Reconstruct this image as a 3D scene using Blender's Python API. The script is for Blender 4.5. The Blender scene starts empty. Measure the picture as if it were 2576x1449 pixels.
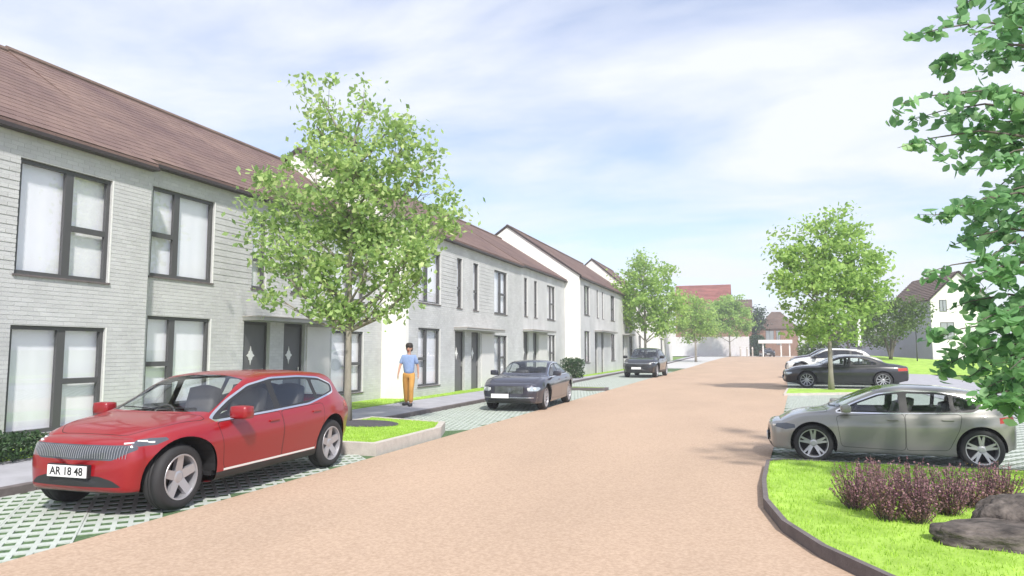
import bpy, bmesh, math, random
import numpy as np
from mathutils import Vector, Matrix
from mathutils.bvhtree import BVHTree
random.seed(7); RNG = np.random.default_rng(7)
S = bpy.context.scene
COL = S.collection
R = math.radians

# ------------------------------------------------------------------ camera
CAM_H = 1.75
cd = bpy.data.cameras.new('camera'); cam = bpy.data.objects.new('camera', cd); COL.objects.link(cam)
cd.sensor_width = 36.0; cd.lens = 36.0 * 1750 / 2576; cd.clip_end = 2500; cd.clip_start = 0.05
YAW = R(18.9); PITCH = math.atan(155 / 1750)
cam.location = (0, 0, CAM_H); cam.rotation_euler = (math.pi / 2 + PITCH, 0, YAW)
S.camera = cam

# ------------------------------------------------------------------ world + sun
SUN_AZ = R(-52); SUN_EL = R(47)      # azimuth of the sun measured from -Y towards +X is handled below
sx, sy, sz = math.sin(R(34)) * math.cos(SUN_EL), -math.cos(R(34)) * math.cos(SUN_EL), math.sin(SUN_EL)
w = bpy.data.worlds.new('World'); S.world = w; w.use_nodes = True
nt = w.node_tree; nt.nodes.clear()
out = nt.nodes.new('ShaderNodeOutputWorld'); bg = nt.nodes.new('ShaderNodeBackground')
sky = nt.nodes.new('ShaderNodeTexSky'); sky.sky_type = 'NISHITA'; sky.sun_disc = False
sky.sun_elevation = SUN_EL; sky.sun_rotation = math.atan2(sx, sy)
sky.air_density = 1.0; sky.dust_density = 0.8; sky.ozone_density = 1.2
tc = nt.nodes.new('ShaderNodeTexCoord'); sep = nt.nodes.new('ShaderNodeSeparateXYZ')
nt.links.new(tc.outputs['Generated'], sep.inputs[0])
mx = nt.nodes.new('ShaderNodeMath'); mx.operation = 'MAXIMUM'; mx.inputs[1].default_value = 0.0
nt.links.new(sep.outputs['Z'], mx.inputs[0])
ad = nt.nodes.new('ShaderNodeMath'); ad.operation = 'ADD'; ad.inputs[1].default_value = 0.14
nt.links.new(mx.outputs[0], ad.inputs[0])
dv = nt.nodes.new('ShaderNodeVectorMath'); dv.operation = 'DIVIDE'
cmb = nt.nodes.new('ShaderNodeCombineXYZ')
for i in range(3): nt.links.new(ad.outputs[0], cmb.inputs[i])
nt.links.new(tc.outputs['Generated'], dv.inputs[0]); nt.links.new(cmb.outputs[0], dv.inputs[1])
mp = nt.nodes.new('ShaderNodeMapping'); mp.inputs['Rotation'].default_value = (0, 0, R(25)); mp.inputs['Scale'].default_value = (1.0, 1.7, 1)
mp.inputs['Location'].default_value = (3.1, 0.4, 0)
nt.links.new(dv.outputs[0], mp.inputs[0])
n1 = nt.nodes.new('ShaderNodeTexNoise'); n1.inputs['Scale'].default_value = 0.75; n1.inputs['Detail'].default_value = 7; n1.inputs['Roughness'].default_value = 0.55; n1.inputs['Distortion'].default_value = 0.35
nt.links.new(mp.outputs[0], n1.inputs['Vector'])
rmp = nt.nodes.new('ShaderNodeValToRGB'); rmp.color_ramp.elements[0].position = 0.38; rmp.color_ramp.elements[1].position = 0.62
rmp.color_ramp.elements[0].color = (0.22, 0.22, 0.22, 1); rmp.color_ramp.elements[1].color = (0.93, 0.93, 0.93, 1)
nt.links.new(n1.outputs['Fac'], rmp.inputs[0])
mixc = nt.nodes.new('ShaderNodeMixRGB'); mixc.inputs[2].default_value = (6.0, 6.2, 6.8, 1)
tint = nt.nodes.new('ShaderNodeMixRGB'); tint.blend_type = 'MULTIPLY'; tint.inputs[0].default_value = 1; tint.inputs[2].default_value = (1.2, 1.18, 1.30, 1)
nt.links.new(sky.outputs[0], tint.inputs[1])
nt.links.new(rmp.outputs[0], mixc.inputs[0]); nt.links.new(tint.outputs[0], mixc.inputs[1])
nt.links.new(mixc.outputs[0], bg.inputs[0]); bg.inputs[1].default_value = 0.09
nt.links.new(bg.outputs[0], out.inputs[0])
sd = bpy.data.lights.new('sun', 'SUN'); sd.energy = 2.8; sd.angle = R(3.0); sd.color = (1.0, 0.95, 0.88)
so = bpy.data.objects.new('sun', sd); COL.objects.link(so)
so.rotation_euler = Vector((sx, sy, sz)).to_track_quat('Z', 'Y').to_euler()
S.view_settings.view_transform = 'Standard'; S.view_settings.look = 'None'
S.view_settings.gamma = 1; S.view_settings.use_curve_mapping = False
S.view_settings.exposure = 0.92
S.cycles.max_bounces = 8; S.cycles.transparent_max_bounces = 16

# ------------------------------------------------------------------ materials
def mat(name, col, rough=0.7, var=0.0, scale=5.0, metal=0.0, bump=0.0, bscale=40.0, col2=None, island=0.0,
        coat=0.0, spec=0.5, stretch=None, fac=None, trans=0.0, object_coords=True):
    m = bpy.data.materials.new(name); m.use_nodes = True; t = m.node_tree; b = t.nodes['Principled BSDF']
    b.inputs['Roughness'].default_value = rough; b.inputs['Metallic'].default_value = metal
    b.inputs['Specular IOR Level'].default_value = spec
    if coat: b.inputs['Coat Weight'].default_value = coat; b.inputs['Coat Roughness'].default_value = 0.04
    b.inputs['Base Color'].default_value = (*col, 1)
    src = None
    tcn = t.nodes.new('ShaderNodeTexCoord'); vec = tcn.outputs['Object']
    if stretch:
        mpn = t.nodes.new('ShaderNodeMapping'); mpn.inputs['Scale'].default_value = stretch
        t.links.new(vec, mpn.inputs[0]); vec = mpn.outputs[0]
    if var or col2:
        n = t.nodes.new('ShaderNodeTexNoise'); n.inputs['Scale'].default_value = scale; n.inputs['Detail'].default_value = 6
        n.inputs['Roughness'].default_value = 0.6; t.links.new(vec, n.inputs['Vector'])
        r = t.nodes.new('ShaderNodeValToRGB'); r.color_ramp.elements[0].position = 0.32; r.color_ramp.elements[1].position = 0.68
        c1 = [max(0, c * (1 - var)) for c in col]; c2_ = col2 or [c * (1 + var) for c in col]
        r.color_ramp.elements[0].color = (*c1, 1); r.color_ramp.elements[1].color = (*c2_, 1)
        t.links.new(n.outputs['Fac'], r.inputs[0]); src = r.outputs[0]
    if island:
        g = t.nodes.new('ShaderNodeNewGeometry'); mr = t.nodes.new('ShaderNodeMapRange')
        mr.inputs['To Min'].default_value = 1 - island; mr.inputs['To Max'].default_value = 1 + island
        t.links.new(g.outputs['Random Per Island'], mr.inputs['Value'])
        ml = t.nodes.new('ShaderNodeMixRGB'); ml.blend_type = 'MULTIPLY'; ml.inputs[0].default_value = 1
        if src: t.links.new(src, ml.inputs[1])
        else: ml.inputs[1].default_value = (*col, 1)
        t.links.new(mr.outputs[0], ml.inputs[2]); src = ml.outputs[0]
    if src: t.links.new(src, b.inputs['Base Color'])
    if bump:
        nb = t.nodes.new('ShaderNodeTexNoise'); nb.inputs['Scale'].default_value = bscale; nb.inputs['Detail'].default_value = 5
        t.links.new(vec, nb.inputs['Vector'])
        bp = t.nodes.new('ShaderNodeBump'); bp.inputs['Strength'].default_value = bump; bp.inputs['Distance'].default_value = 0.02
        t.links.new(nb.outputs['Fac'], bp.inputs['Height']); t.links.new(bp.outputs[0], b.inputs['Normal'])
    return m

def leafmat(name, c1, c2, trans=0.4, c3=None):
    m = bpy.data.materials.new(name); m.use_nodes = True; t = m.node_tree; b = t.nodes['Principled BSDF']
    o = t.nodes['Material Output']
    g = t.nodes.new('ShaderNodeNewGeometry'); r = t.nodes.new('ShaderNodeValToRGB')
    r.color_ramp.elements[0].color = (*c1, 1); r.color_ramp.elements[1].color = (*c2, 1)
    if c3:
        e = r.color_ramp.elements.new(0.93); e.color = (*c3, 1); r.color_ramp.elements[-1].color = (*c3, 1)
        e2 = r.color_ramp.elements.new(0.85); e2.color = (*c2, 1)
    t.links.new(g.outputs['Random Per Island'], r.inputs[0])
    t.links.new(r.outputs[0], b.inputs['Base Color']); b.inputs['Roughness'].default_value = 0.5
    b.inputs['Specular IOR Level'].default_value = 0.35
    tr = t.nodes.new('ShaderNodeBsdfTranslucent'); hs = t.nodes.new('ShaderNodeHueSaturation')
    hs.inputs['Value'].default_value = 1.4; hs.inputs['Hue'].default_value = 0.485
    t.links.new(r.outputs[0], hs.inputs['Color']); t.links.new(hs.outputs[0], tr.inputs[0])
    mixs = t.nodes.new('ShaderNodeMixShader'); mixs.inputs[0].default_value = trans
    t.links.new(b.outputs[0], mixs.inputs[1]); t.links.new(tr.outputs[0], mixs.inputs[2]); t.links.new(mixs.outputs[0], o.inputs[0])
    return m

def glassmat(name, tint=(0.9, 0.93, 0.93), rough=0.02, trans=0.75, refl=(1, 1, 1)):
    m = bpy.data.materials.new(name); m.use_nodes = True; t = m.node_tree; t.nodes.remove(t.nodes['Principled BSDF'])
    o = t.nodes['Material Output']
    tb = t.nodes.new('ShaderNodeBsdfTransparent'); tb.inputs[0].default_value = (*tint, 1)
    gl = t.nodes.new('ShaderNodeBsdfGlossy'); gl.inputs['Roughness'].default_value = rough; gl.inputs[0].default_value = (*refl, 1)
    fr = t.nodes.new('ShaderNodeFresnel'); gg = t.nodes.new('ShaderNodeNewGeometry'); mr = t.nodes.new('ShaderNodeMapRange')
    mr.inputs['To Min'].default_value = 1.5; mr.inputs['To Max'].default_value = 1 / 1.5
    t.links.new(gg.outputs['Backfacing'], mr.inputs['Value']); t.links.new(mr.outputs[0], fr.inputs[0])
    a = t.nodes.new('ShaderNodeMath'); a.operation = 'MULTIPLY_ADD'; a.inputs[1].default_value = 1.0; a.inputs[2].default_value = 1 - trans
    a.use_clamp = True
    t.links.new(fr.outputs[0], a.inputs[0])
    mixs = t.nodes.new('ShaderNodeMixShader'); t.links.new(a.outputs[0], mixs.inputs[0])
    t.links.new(tb.outputs[0], mixs.inputs[1]); t.links.new(gl.outputs[0], mixs.inputs[2]); t.links.new(mixs.outputs[0], o.inputs[0])
    return m

M = {}
M['road'] = mat('road_surface', (0.41, 0.29, 0.205), 0.95, 0.06, 30, bump=0.4, bscale=150, col2=(0.52, 0.385, 0.285))
def mottle(m, scale, amt, stretch=(1, 1, 1)):
    t = m.node_tree; b = t.nodes['Principled BSDF']; src = b.inputs['Base Color'].links[0].from_socket; tcn = t.nodes.new('ShaderNodeTexCoord'); mp_ = t.nodes.new('ShaderNodeMapping'); mp_.inputs['Scale'].default_value = stretch
    n = t.nodes.new('ShaderNodeTexNoise'); n.inputs['Scale'].default_value = scale; n.inputs['Detail'].default_value = 4; mr = t.nodes.new('ShaderNodeMapRange'); mr.inputs['From Min'].default_value = .3; mr.inputs['From Max'].default_value = .7; mr.inputs['To Min'].default_value = 1 - amt; mr.inputs['To Max'].default_value = 1 + amt
    ml = t.nodes.new('ShaderNodeMixRGB'); ml.blend_type = 'MULTIPLY'; ml.inputs[0].default_value = 1; t.links.new(tcn.outputs['Object'], mp_.inputs[0]); t.links.new(mp_.outputs[0], n.inputs['Vector']); t.links.new(n.outputs['Fac'], mr.inputs['Value']); t.links.new(src, ml.inputs[1]); t.links.new(mr.outputs[0], ml.inputs[2]); t.links.new(ml.outputs[0], b.inputs['Base Color'])
mottle(M['road'], .55, .07, (1, .35, 1))
M['asphalt'] = mat('grey_paving', (0.36, 0.36, 0.39), 0.9, 0.12, 2.2, bump=0.25, bscale=120)
M['slab'] = mat('pale_paving', (0.50, 0.50, 0.50), 0.9, 0.1, 2.2, bump=0.25, bscale=90)
M['kerb'] = mat('kerb_concrete', (0.14, 0.12, 0.12), 0.85, 0.18, 7, bump=0.3)
M['kerb_lt'] = mat('kerb_light', (0.50, 0.46, 0.42), 0.85, 0.10, 7, bump=0.3)
M['paver'] = mat('paver_concrete', (0.45, 0.49, 0.45), 0.9, 0.12, 4, bump=0.35, bscale=60)
M['paver_soil'] = mat('paver_grass_cells', (0.05, 0.11, 0.05), 1.0, 0.4, 25, col2=(0.13, 0.22, 0.09), bump=0.6)
M['ground'] = mat('ground_grass', (0.16, 0.26, 0.05), 1.0, 0.25, 0.6, bump=0.5)
M['lawn'] = mat('lawn_green', (0.27, 0.46, 0.045), 1.0, 0.16, 3.0, col2=(0.40, 0.60, 0.10), bump=0.6, bscale=70)
M['blade'] = leafmat('grass_blade', (0.24, 0.42, 0.04), (0.44, 0.64, 0.10), 0.35)
M['brick'] = mat('grey_brick', (0.525, 0.53, 0.53), 0.9, 0.07, 1.2, island=0.055, bump=0.35, bscale=60)
mottle(M['brick'], .9, .07, (1, 1, .35)); mottle(M['lawn'], 1.6, .14)
M['mortar'] = mat('mortar', (0.49, 0.495, 0.495), 0.95, 0.08, 6, bump=0.4, bscale=50)
M['render'] = mat('white_render', (0.80, 0.785, 0.75), 0.9, 0.03, 1.2, bump=0.15, bscale=80)
M['tile'] = mat('roof_tile', (0.150, 0.092, 0.088), 0.85, 0.15, 0.5, col2=(0.215, 0.142, 0.118), island=0.07, bump=0.4, bscale=30)
M['tile_red'] = mat('red_roof_tile', (0.27, 0.10, 0.085), 0.85, 0.2, 1.0, island=0.12, bump=0.4, bscale=30)
M['tile_brown'] = mat('brown_roof_tile', (0.16, 0.11, 0.09), 0.85, 0.2, 1.0, island=0.12, bump=0.4, bscale=30)
M['fascia'] = mat('dark_gutter', (0.045, 0.035, 0.035), 0.5)
M['frame'] = mat('window_frame', (0.075, 0.075, 0.078), 0.45)
M['door'] = mat('dark_door', (0.12, 0.12, 0.125), 0.5, 0.06, 3)
M['cladding'] = mat('pale_cladding', (0.62, 0.61, 0.60), 0.7, 0.03, 3)
M['curtain'] = mat('curtain_cloth', (0.88, 0.88, 0.90), 0.9, 0.02, 3)
M['canopy'] = mat('canopy_edge', (0.30, 0.30, 0.29), 0.6)
M['glass'] = glassmat('window_glass', (0.97, 0.98, 1.0), 0.01, 0.93)
M['carglass'] = glassmat('car_glass', (0.90, 0.93, 0.93), 0.01, 0.97)
M['carglass_dk'] = glassmat('tinted_car_glass', (0.30, 0.33, 0.35), 0.01, 0.96)
M['tyre'] = mat('tyre_rubber', (0.025, 0.025, 0.027), 0.75)
M['rim'] = mat('alloy_rim', (0.46, 0.46, 0.49), 0.38, metal=0.6)
M['rimdark'] = mat('rim_shadow', (0.06, 0.06, 0.065), 0.5, metal=0.5)  # dark grey metal of the brake disc behind the spokes
M['blackplastic'] = mat('black_plastic', (0.022, 0.022, 0.024), 0.5)
M['seam'] = mat('panel_gap', (0.01, 0.01, 0.01), 0.8)
M['chrome'] = mat('chrome_trim', (0.85, 0.85, 0.86), 0.14, metal=1.0)
M['seat'] = mat('seat_leather', (0.06, 0.055, 0.055), 0.55)
M['seat_lt'] = mat('seat_grey', (0.18, 0.17, 0.17), 0.6)
M['headlamp'] = mat('headlamp_lens', (0.55, 0.60, 0.62), 0.08, metal=0.6)
M['headlamp_dk'] = mat('headlamp_dark', (0.10, 0.11, 0.13), 0.08, metal=0.3)
M['led'] = mat('lamp_reflector', (0.9, 0.92, 0.95), 0.1, metal=0.4)
M['tail'] = mat('tail_lamp', (0.42, 0.05, 0.03), 0.15)
M['plate'] = mat('plate_white', (0.8, 0.8, 0.8), 0.4)
M['letter'] = mat('plate_black', (0.02, 0.02, 0.02), 0.5)
M['bark'] = mat('pale_bark', (0.26, 0.235, 0.20), 0.9, 0.22, 9, bump=0.6, bscale=30, stretch=(1, 1, 0.3))
M['bark_dk'] = mat('dark_bark', (0.12, 0.10, 0.085), 0.9, 0.3, 9, bump=0.6, bscale=30, stretch=(1, 1, 0.3))
M['leaf'] = leafmat('street_tree_leaf', (0.17, 0.29, 0.10), (0.44, 0.60, 0.22), 0.5, (0.58, 0.68, 0.32))
M['leaf_far'] = leafmat('far_tree_leaf', (0.20, 0.34, 0.09), (0.42, 0.60, 0.17), 0.48)
M['leaf_near'] = leafmat('near_tree_leaf', (0.075, 0.20, 0.085), (0.24, 0.46, 0.20), 0.5, (0.40, 0.62, 0.32))
M['leaf_dark'] = leafmat('dark_tree_leaf', (0.06, 0.11, 0.02), (0.15, 0.24, 0.05), 0.35)
M['leaf_hedge'] = leafmat('hedge_leaf', (0.02, 0.045, 0.02), (0.06, 0.12, 0.045), 0.2)
M['heather'] = leafmat('heather_flower', (0.17, 0.075, 0.10), (0.40, 0.22, 0.25), 0.25, (0.26, 0.20, 0.09))
M['rock'] = mat('garden_rock', (0.045, 0.037, 0.034), 0.9, 0.35, 3.2, col2=(0.16, 0.135, 0.12), bump=0.9, bscale=9)
M['soil'] = mat('bed_soil', (0.07, 0.065, 0.075), 1.0, 0.2, 8, bump=0.5)
M['redbrick'] = mat('red_brickwork', (0.30, 0.17, 0.13), 0.9, 0.15, 3, bump=0.2)
M['greywall'] = mat('lilac_grey_cladding', (0.40, 0.395, 0.45), 0.8, 0.04, 1.5)
M['farpane'] = mat('far_window_pane', (0.30, 0.32, 0.35), 0.15)
M['post'] = mat('white_paint', (0.75, 0.75, 0.73), 0.5)
M['whitewood'] = mat('white_fence_paint', (0.72, 0.70, 0.72), 0.7, 0.04, 2)
M['darkmetal'] = mat('dark_metal', (0.06, 0.06, 0.065), 0.5)
M['skin'] = mat('skin', (0.50, 0.28, 0.20), 0.6)
M['hair'] = mat('dark_hair', (0.025, 0.018, 0.015), 0.7)
M['shirt'] = mat('lilac_blue_shirt', (0.24, 0.33, 0.55), 0.85, 0.08, 12)
M['trouser'] = mat('mustard_trousers', (0.52, 0.27, 0.07), 0.85, 0.1, 10)
M['shoe'] = mat('dark_shoe', (0.03, 0.03, 0.035), 0.6)

def paint(name, col, metal=0.0, rough=0.32):
    return mat(name, col, rough, coat=1.0, metal=metal, var=0.02, scale=1.0)

# ------------------------------------------------------------------ object helpers
class MB:
    def __init__(self): self.v = []; self.f = []
    def add(self, vs, fs):
        o = len(self.v); self.v += [tuple(p) for p in vs]; self.f += [tuple(i + o for i in f) for f in fs]; return self
    def box(self, x0, x1, y0, y1, z0, z1):
        return self.add([(x0, y0, z0), (x1, y0, z0), (x1, y1, z0), (x0, y1, z0), (x0, y0, z1), (x1, y0, z1), (x1, y1, z1), (x0, y1, z1)],
                        [(0, 3, 2, 1), (4, 5, 6, 7), (0, 1, 5, 4), (1, 2, 6, 5), (2, 3, 7, 6), (3, 0, 4, 7)])
    def obox(self, c, ax, ay, az):      # oriented box: centre + three half vectors
        c, ax, ay, az = map(Vector, (c, ax, ay, az))
        p = [c + i * ax + j * ay + k * az for k in (-1, 1) for j in (-1, 1) for i in (-1, 1)]
        return self.add(p, [(0, 2, 3, 1), (4, 5, 7, 6), (0, 1, 5, 4), (1, 3, 7, 5), (3, 2, 6, 7), (2, 0, 4, 6)])
    def prism(self, poly, z0, z1):
        n = len(poly); return self.add([(x, y, z0) for x, y in poly] + [(x, y, z1) for x, y in poly],
            [tuple(reversed(range(n))), tuple(range(n, 2 * n))] + [(i, (i + 1) % n, n + (i + 1) % n, n + i) for i in range(n)])
    def tube(self, pts, rad, n=8, caps=True):
        pts = [Vector(p) for p in pts]; rings = []
        for i, p in enumerate(pts):
            d = (pts[min(i + 1, len(pts) - 1)] - pts[max(i - 1, 0)]).normalized()
            a = d.orthogonal().normalized() if i == 0 else (rings_a - d * rings_a.dot(d)).normalized()
            rings_a = a; b = d.cross(a); r = rad[i] if isinstance(rad, (list, tuple)) else rad
            rings.append([p + (a * math.cos(t) + b * math.sin(t)) * r for t in [2 * math.pi * k / n for k in range(n)]])
        vs = [q for r_ in rings for q in r_]; fs = []
        for i in range(len(pts) - 1):
            for k in range(n):
                k2 = (k + 1) % n; fs.append((i * n + k, i * n + k2, (i + 1) * n + k2, (i + 1) * n + k))
        if caps: fs += [tuple(reversed(range(n))), tuple(range((len(pts) - 1) * n, len(pts) * n))]
        return self.add(vs, fs)
    def lathe(self, prof, n=40, axis='y', caps=False):   # prof: (radius, along axis)
        vs = []; fs = []
        for (r, a) in prof:
            for k in range(n):
                t = 2 * math.pi * k / n
                vs.append((r * math.cos(t), a, r * math.sin(t)) if axis == 'y' else (r * math.cos(t), r * math.sin(t), a))
        for i in range(len(prof) - 1):
            for k in range(n):
                k2 = (k + 1) % n; q = (i * n + k, i * n + k2, (i + 1) * n + k2, (i + 1) * n + k)
                fs.append(q if axis != 'y' else tuple(reversed(q)))
        return self.add(vs, fs)
    def build(self, name, m, parent=None, smooth=False, bevel=0.0, loc=None, sub=0):
        me = bpy.data.meshes.new(name); me.from_pydata(self.v, [], self.f); me.update()
        return link(name, me, m, parent, smooth, bevel, loc, sub)

def link(name, me, m, parent=None, smooth=False, bevel=0.0, loc=None, sub=0):
    if m is not None and not me.materials: me.materials.append(m)
    if smooth: me.polygons.foreach_set('use_smooth', [True] * len(me.polygons))
    o = bpy.data.objects.new(name, me); COL.objects.link(o)
    if parent: o.parent = parent
    if loc: o.location = loc
    if bevel:
        b = o.modifiers.new('bevel', 'BEVEL'); b.width = bevel; b.segments = 2; b.limit_method = 'ANGLE'
    if sub:
        s = o.modifiers.new('sub', 'SUBSURF'); s.levels = sub; s.render_levels = sub
    return o

def tag(o, label=None, cat=None, group=None, kind=None):
    if label: o['label'] = label
    if cat: o['category'] = cat
    if group: o['group'] = group
    if kind: o['kind'] = kind
    return o
def thing(name, label, cat, loc=(0, 0, 0), rz=0, group=None, scale=1):
    o = bpy.data.objects.new(name, None); COL.objects.link(o); o.location = loc; o.rotation_euler = (0, 0, rz); o.empty_display_size = 0.3
    o.scale = (scale,) * 3
    return tag(o, label, cat, group)
def gz(y):
    t = max(0, min(1, (y - 60) / 60)); return 0.62 * t * t * (3 - 2 * t)

# ------------------------------------------------------------------ ground, road, pavements
def sheet(name, pts, m, z=0.0, kind='structure', drape=True, label=None):
    """a strip between a left polyline and a right polyline with the same y stations"""
    mb = MB(); vs = []; fs = []
    for i, (y, x0, x1) in enumerate(pts): vs += [(x0, y, z + gz(y)), (x1, y, z + gz(y))]
    for i in range(len(pts) - 1): fs.append((2 * i, 2 * i + 1, 2 * i + 3, 2 * i + 2))
    mb.add(vs, fs); o = mb.build(name, m); tag(o, label, None, None, kind); return o
def interp(tab, y):
    if y <= tab[0][0]: return tab[0][1]
    for (a, p), (b, q) in zip(tab, tab[1:]):
        if y <= b: t = (y - a) / (b - a); return p + (q - p) * t
    return tab[-1][1]
ys = [-60, -20, -5, 0, 2, 4, 6, 8, 10, 12, 15, 20, 25, 30, 40, 50, 60, 65, 70, 75, 80, 85, 90, 95, 100, 105, 110, 115, 120, 130, 160, 250, 600, 1500]
gm = MB(); xs = [-1200, -300, -80, -20, -12, -6, 0, 6, 20, 80, 300, 1200]
gm.add([(x, y, gz(y) - 0.06) for y in ys for x in xs], [(j * len(xs) + i, j * len(xs) + i + 1, (j + 1) * len(xs) + i + 1, (j + 1) * len(xs) + i) for j in range(len(ys) - 1) for i in range(len(xs) - 1)])
tag(gm.build('ground', M['ground']), kind='structure')

RL = [(-60, -5.85), (62, -5.85), (85, -5.1), (120, -3.2), (132, -2.2)]
RRt = [(-60, 3.0), (3.5, 2.6), (5.0, 1.45), (5.8, 0.90), (6.5, 0.52), (7.3, 0.25), (8.3, 0.10), (9.5, 0.10), (11.4, 0.2), (20, 0.75), (30, 1.35), (48, 2.1), (80, 4.2), (120, 6.6), (132, 7.2)]
ry = sorted(set([-60, -20, 0] + [y for y, _ in RRt] + [y for y, _ in RL] + list(range(2, 132, 4))))
sheet('road', [(y, interp(RL, y), interp(RRt, y)) for y in ry], M['road'], 0.012)
# left pavement, kerb, verge
KL = [(-60, -8.5), (22, -8.5), (37, -8.9), (60, -9.2), (120, -8)]
VF = [(-60, -10.9), (22, -10.55), (45, -9.75), (66, -9.7), (120, -9)]
py_ = list(range(-60, 66, 3)) + list(range(66, 122, 6))
def raised(name, edges, m, z, kind='structure'):
    mb = MB(); n = len(edges)
    vs = []; fs = []
    for (y, a, b) in edges: vs += [(a, y, z + gz(y)), (b, y, z + gz(y)), (b, y, gz(y) - 0.05), (a, y, gz(y) - 0.05)]
    for i in range(n - 1):
        p = 4 * i; q = p + 4; fs += [(p, p + 1, q + 1, q), (p + 1, p + 2, q + 2, q + 1), (p + 3, p, q, q + 3)]
    fs += [(3, 2, 1, 0), (4 * n - 4, 4 * n - 3, 4 * n - 2, 4 * n - 1)]
    mb.add(vs, fs); return tag(mb.build(name, m), kind=kind)
raised('pavement', [(y, interp(VF, y), interp(KL, y) - 0.12) for y in py_], M['asphalt'], 0.085)
# kerb stones along the pavement: one piece each, near ones are separate children
ks = raised('kerb', [(y, interp(KL, y) - 0.12, interp(KL, y)) for y in range(31, 120, 3)], M['kerb'], 0.10)
stone = MB().box(-0.06, 0.06, 0.004, 0.911, -0.05, 0.10); sme = None
y = 1.0
while y < 30.9:
    if sme is None:
        o = stone.build('kerb_stone', M['kerb'], ks, bevel=0.012); sme = o
    else:
        o = sme.copy(); COL.objects.link(o); o.parent = ks
    o.location = (interp(KL, y) - 0.06, y, 0); y += 0.915
# parking bay base sheets (grassy earth showing in the paver cells)
sheet('parking_bay_soil', [(y, interp(KL, y) - 0.06, -5.6) for y in (-6, 0, 6, 12, 20, 30, 45, 66)], M['paver_soil'], -0.010)
sheet('pavement_far', [(y, interp(KL, y) - 0.1, interp(RL, y) + 0.1) for y in (66, 72, 80, 90, 100, 110, 121)], M['slab'], 0.004)
bayR = sheet('parking_court_soil', [(y, max(0.0, interp(RRt, y) - 0.3), 6.6) for y in (11.2, 15, 20, 30, 45, 66)], M['paver_soil'], -0.010)
sheet('footpath', [(y, 6.35, 9.6 + (y - 12) * 0.05) for y in (-10, 12, 25, 40, 55, 66)], M['asphalt'], 0.016)
sheet('court_end_paving', [(y, interp(RRt, y) - 0.1, 12) for y in (66, 75, 90, 110, 121)], M['slab'], 0.004)
tag(MB().add([(-40, 130, gz(130) + .02), (40, 130, gz(130) + .02), (40, 121, gz(121) + .02), (-40, 121, gz(121) + .02)], [(3, 2, 1, 0)]).build('cross_street', M['slab']), kind='structure')

# grass pavers (lattice laid at 45 degrees)
PA, PB, NA, NB = 0.24, 0.145, 3, 5
def paver_mesh():
    ca, cb = 0.145, 0.100; ga = [0.002]; gb = [0.002]
    for i in range(NA): s = i * PA + (PA - ca) / 2; ga += [s, s + ca]
    for i in range(NB): s = i * PB + (PB - cb) / 2; gb += [s, s + cb]
    ga.append(NA * PA - 0.002); gb.append(NB * PB - 0.002)
    na, nb = len(ga), len(gb); d = -0.075
    top = [(a, b, 0) for b in gb for a in ga]; bot = [(a, b, d) for b in gb for a in ga]; N = na * nb
    def I(i, j): return j * na + i
    hole = lambda i, j: i % 2 == 1 and j % 2 == 1 and 0 <= i < na - 1 and 0 <= j < nb - 1
    fs = []
    for j in range(nb - 1):
        for i in range(na - 1):
            if not hole(i, j): fs.append((I(i, j), I(i + 1, j), I(i + 1, j + 1), I(i, j + 1)))
            else:
                c = [I(i, j), I(i + 1, j), I(i + 1, j + 1), I(i, j + 1)]
                for k in range(4): fs.append((c[(k + 1) % 4], c[k], c[k] + N, c[(k + 1) % 4] + N))
    ring = [I(i, 0) for i in range(na)] + [I(na - 1, j) for j in range(1, nb)] + [I(i, nb - 1) for i in range(na - 2, -1, -1)] + [I(0, j) for j in range(nb - 2, 0, -1)]
    for k in range(len(ring)):
        a, b = ring[k], ring[(k + 1) % len(ring)]; fs.append((a, a + N, b + N, b))
    s = math.sqrt(.5)
    rot = lambda p: (-s * p[0] + s * p[1], s * p[0] + s * p[1], p[2])
    return [rot(p) for p in top + bot], [tuple(reversed(f)) for f in fs]
PV, PF = paver_mesh()
def pavers(parent, x0f, x1f, y0, y1, ysplit, skip=None, zt=0.0, limit=300):
    s = math.sqrt(.5); la, lb = NA * PA, NB * PB; near = None; mb = MB(); cnt = 0; cells = []
    for i in range(-140, 140):
        for j in range(-140, 140):
            cx, cy = (-s * (i + .5) * la + s * (j + .5) * lb), (s * (i + .5) * la + s * (j + .5) * lb)
            if not (y0 - .25 < cy < y1 + .25): continue
            if not (x0f(cy) - .22 < cx < x1f(cy) + .22): continue
            if skip and skip(cx, cy): continue
            cells.append((cy, cx, -s * i * la + s * j * lb, s * i * la + s * j * lb))
    cells.sort()
    for k, (cy, cx, ox, oy) in enumerate(cells):
        if k < limit and cy < ysplit:
            if near is None:
                m_ = MB(); m_.add(PV, PF); near = m_.build('paver', M['paver'], parent); o = near
            else:
                o = near.copy(); COL.objects.link(o)
            o.location = (ox, oy, zt + random.uniform(-.0015, .0015))
        else:
            mb.add([(a + ox, b + oy, c + zt) for a, b, c in PV], PF)
    if mb.v: tag(mb.build('pavers', M['paver'], parent), kind='stuff')
bl = bpy.data.objects['parking_bay_soil']
isl = lambda x, y: (10.5 < y < 14.2 and x > -8.2) or (29.6 < y < 30.4 and x > -8.0)
pavers(bl, lambda y: interp(KL, y) + 0.02, lambda y: -5.85, 2.0, 60.0, 32, isl)
pavers(bayR, lambda y: interp(RRt, y), lambda y: 6.35, 11.5, 64, 26)

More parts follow.
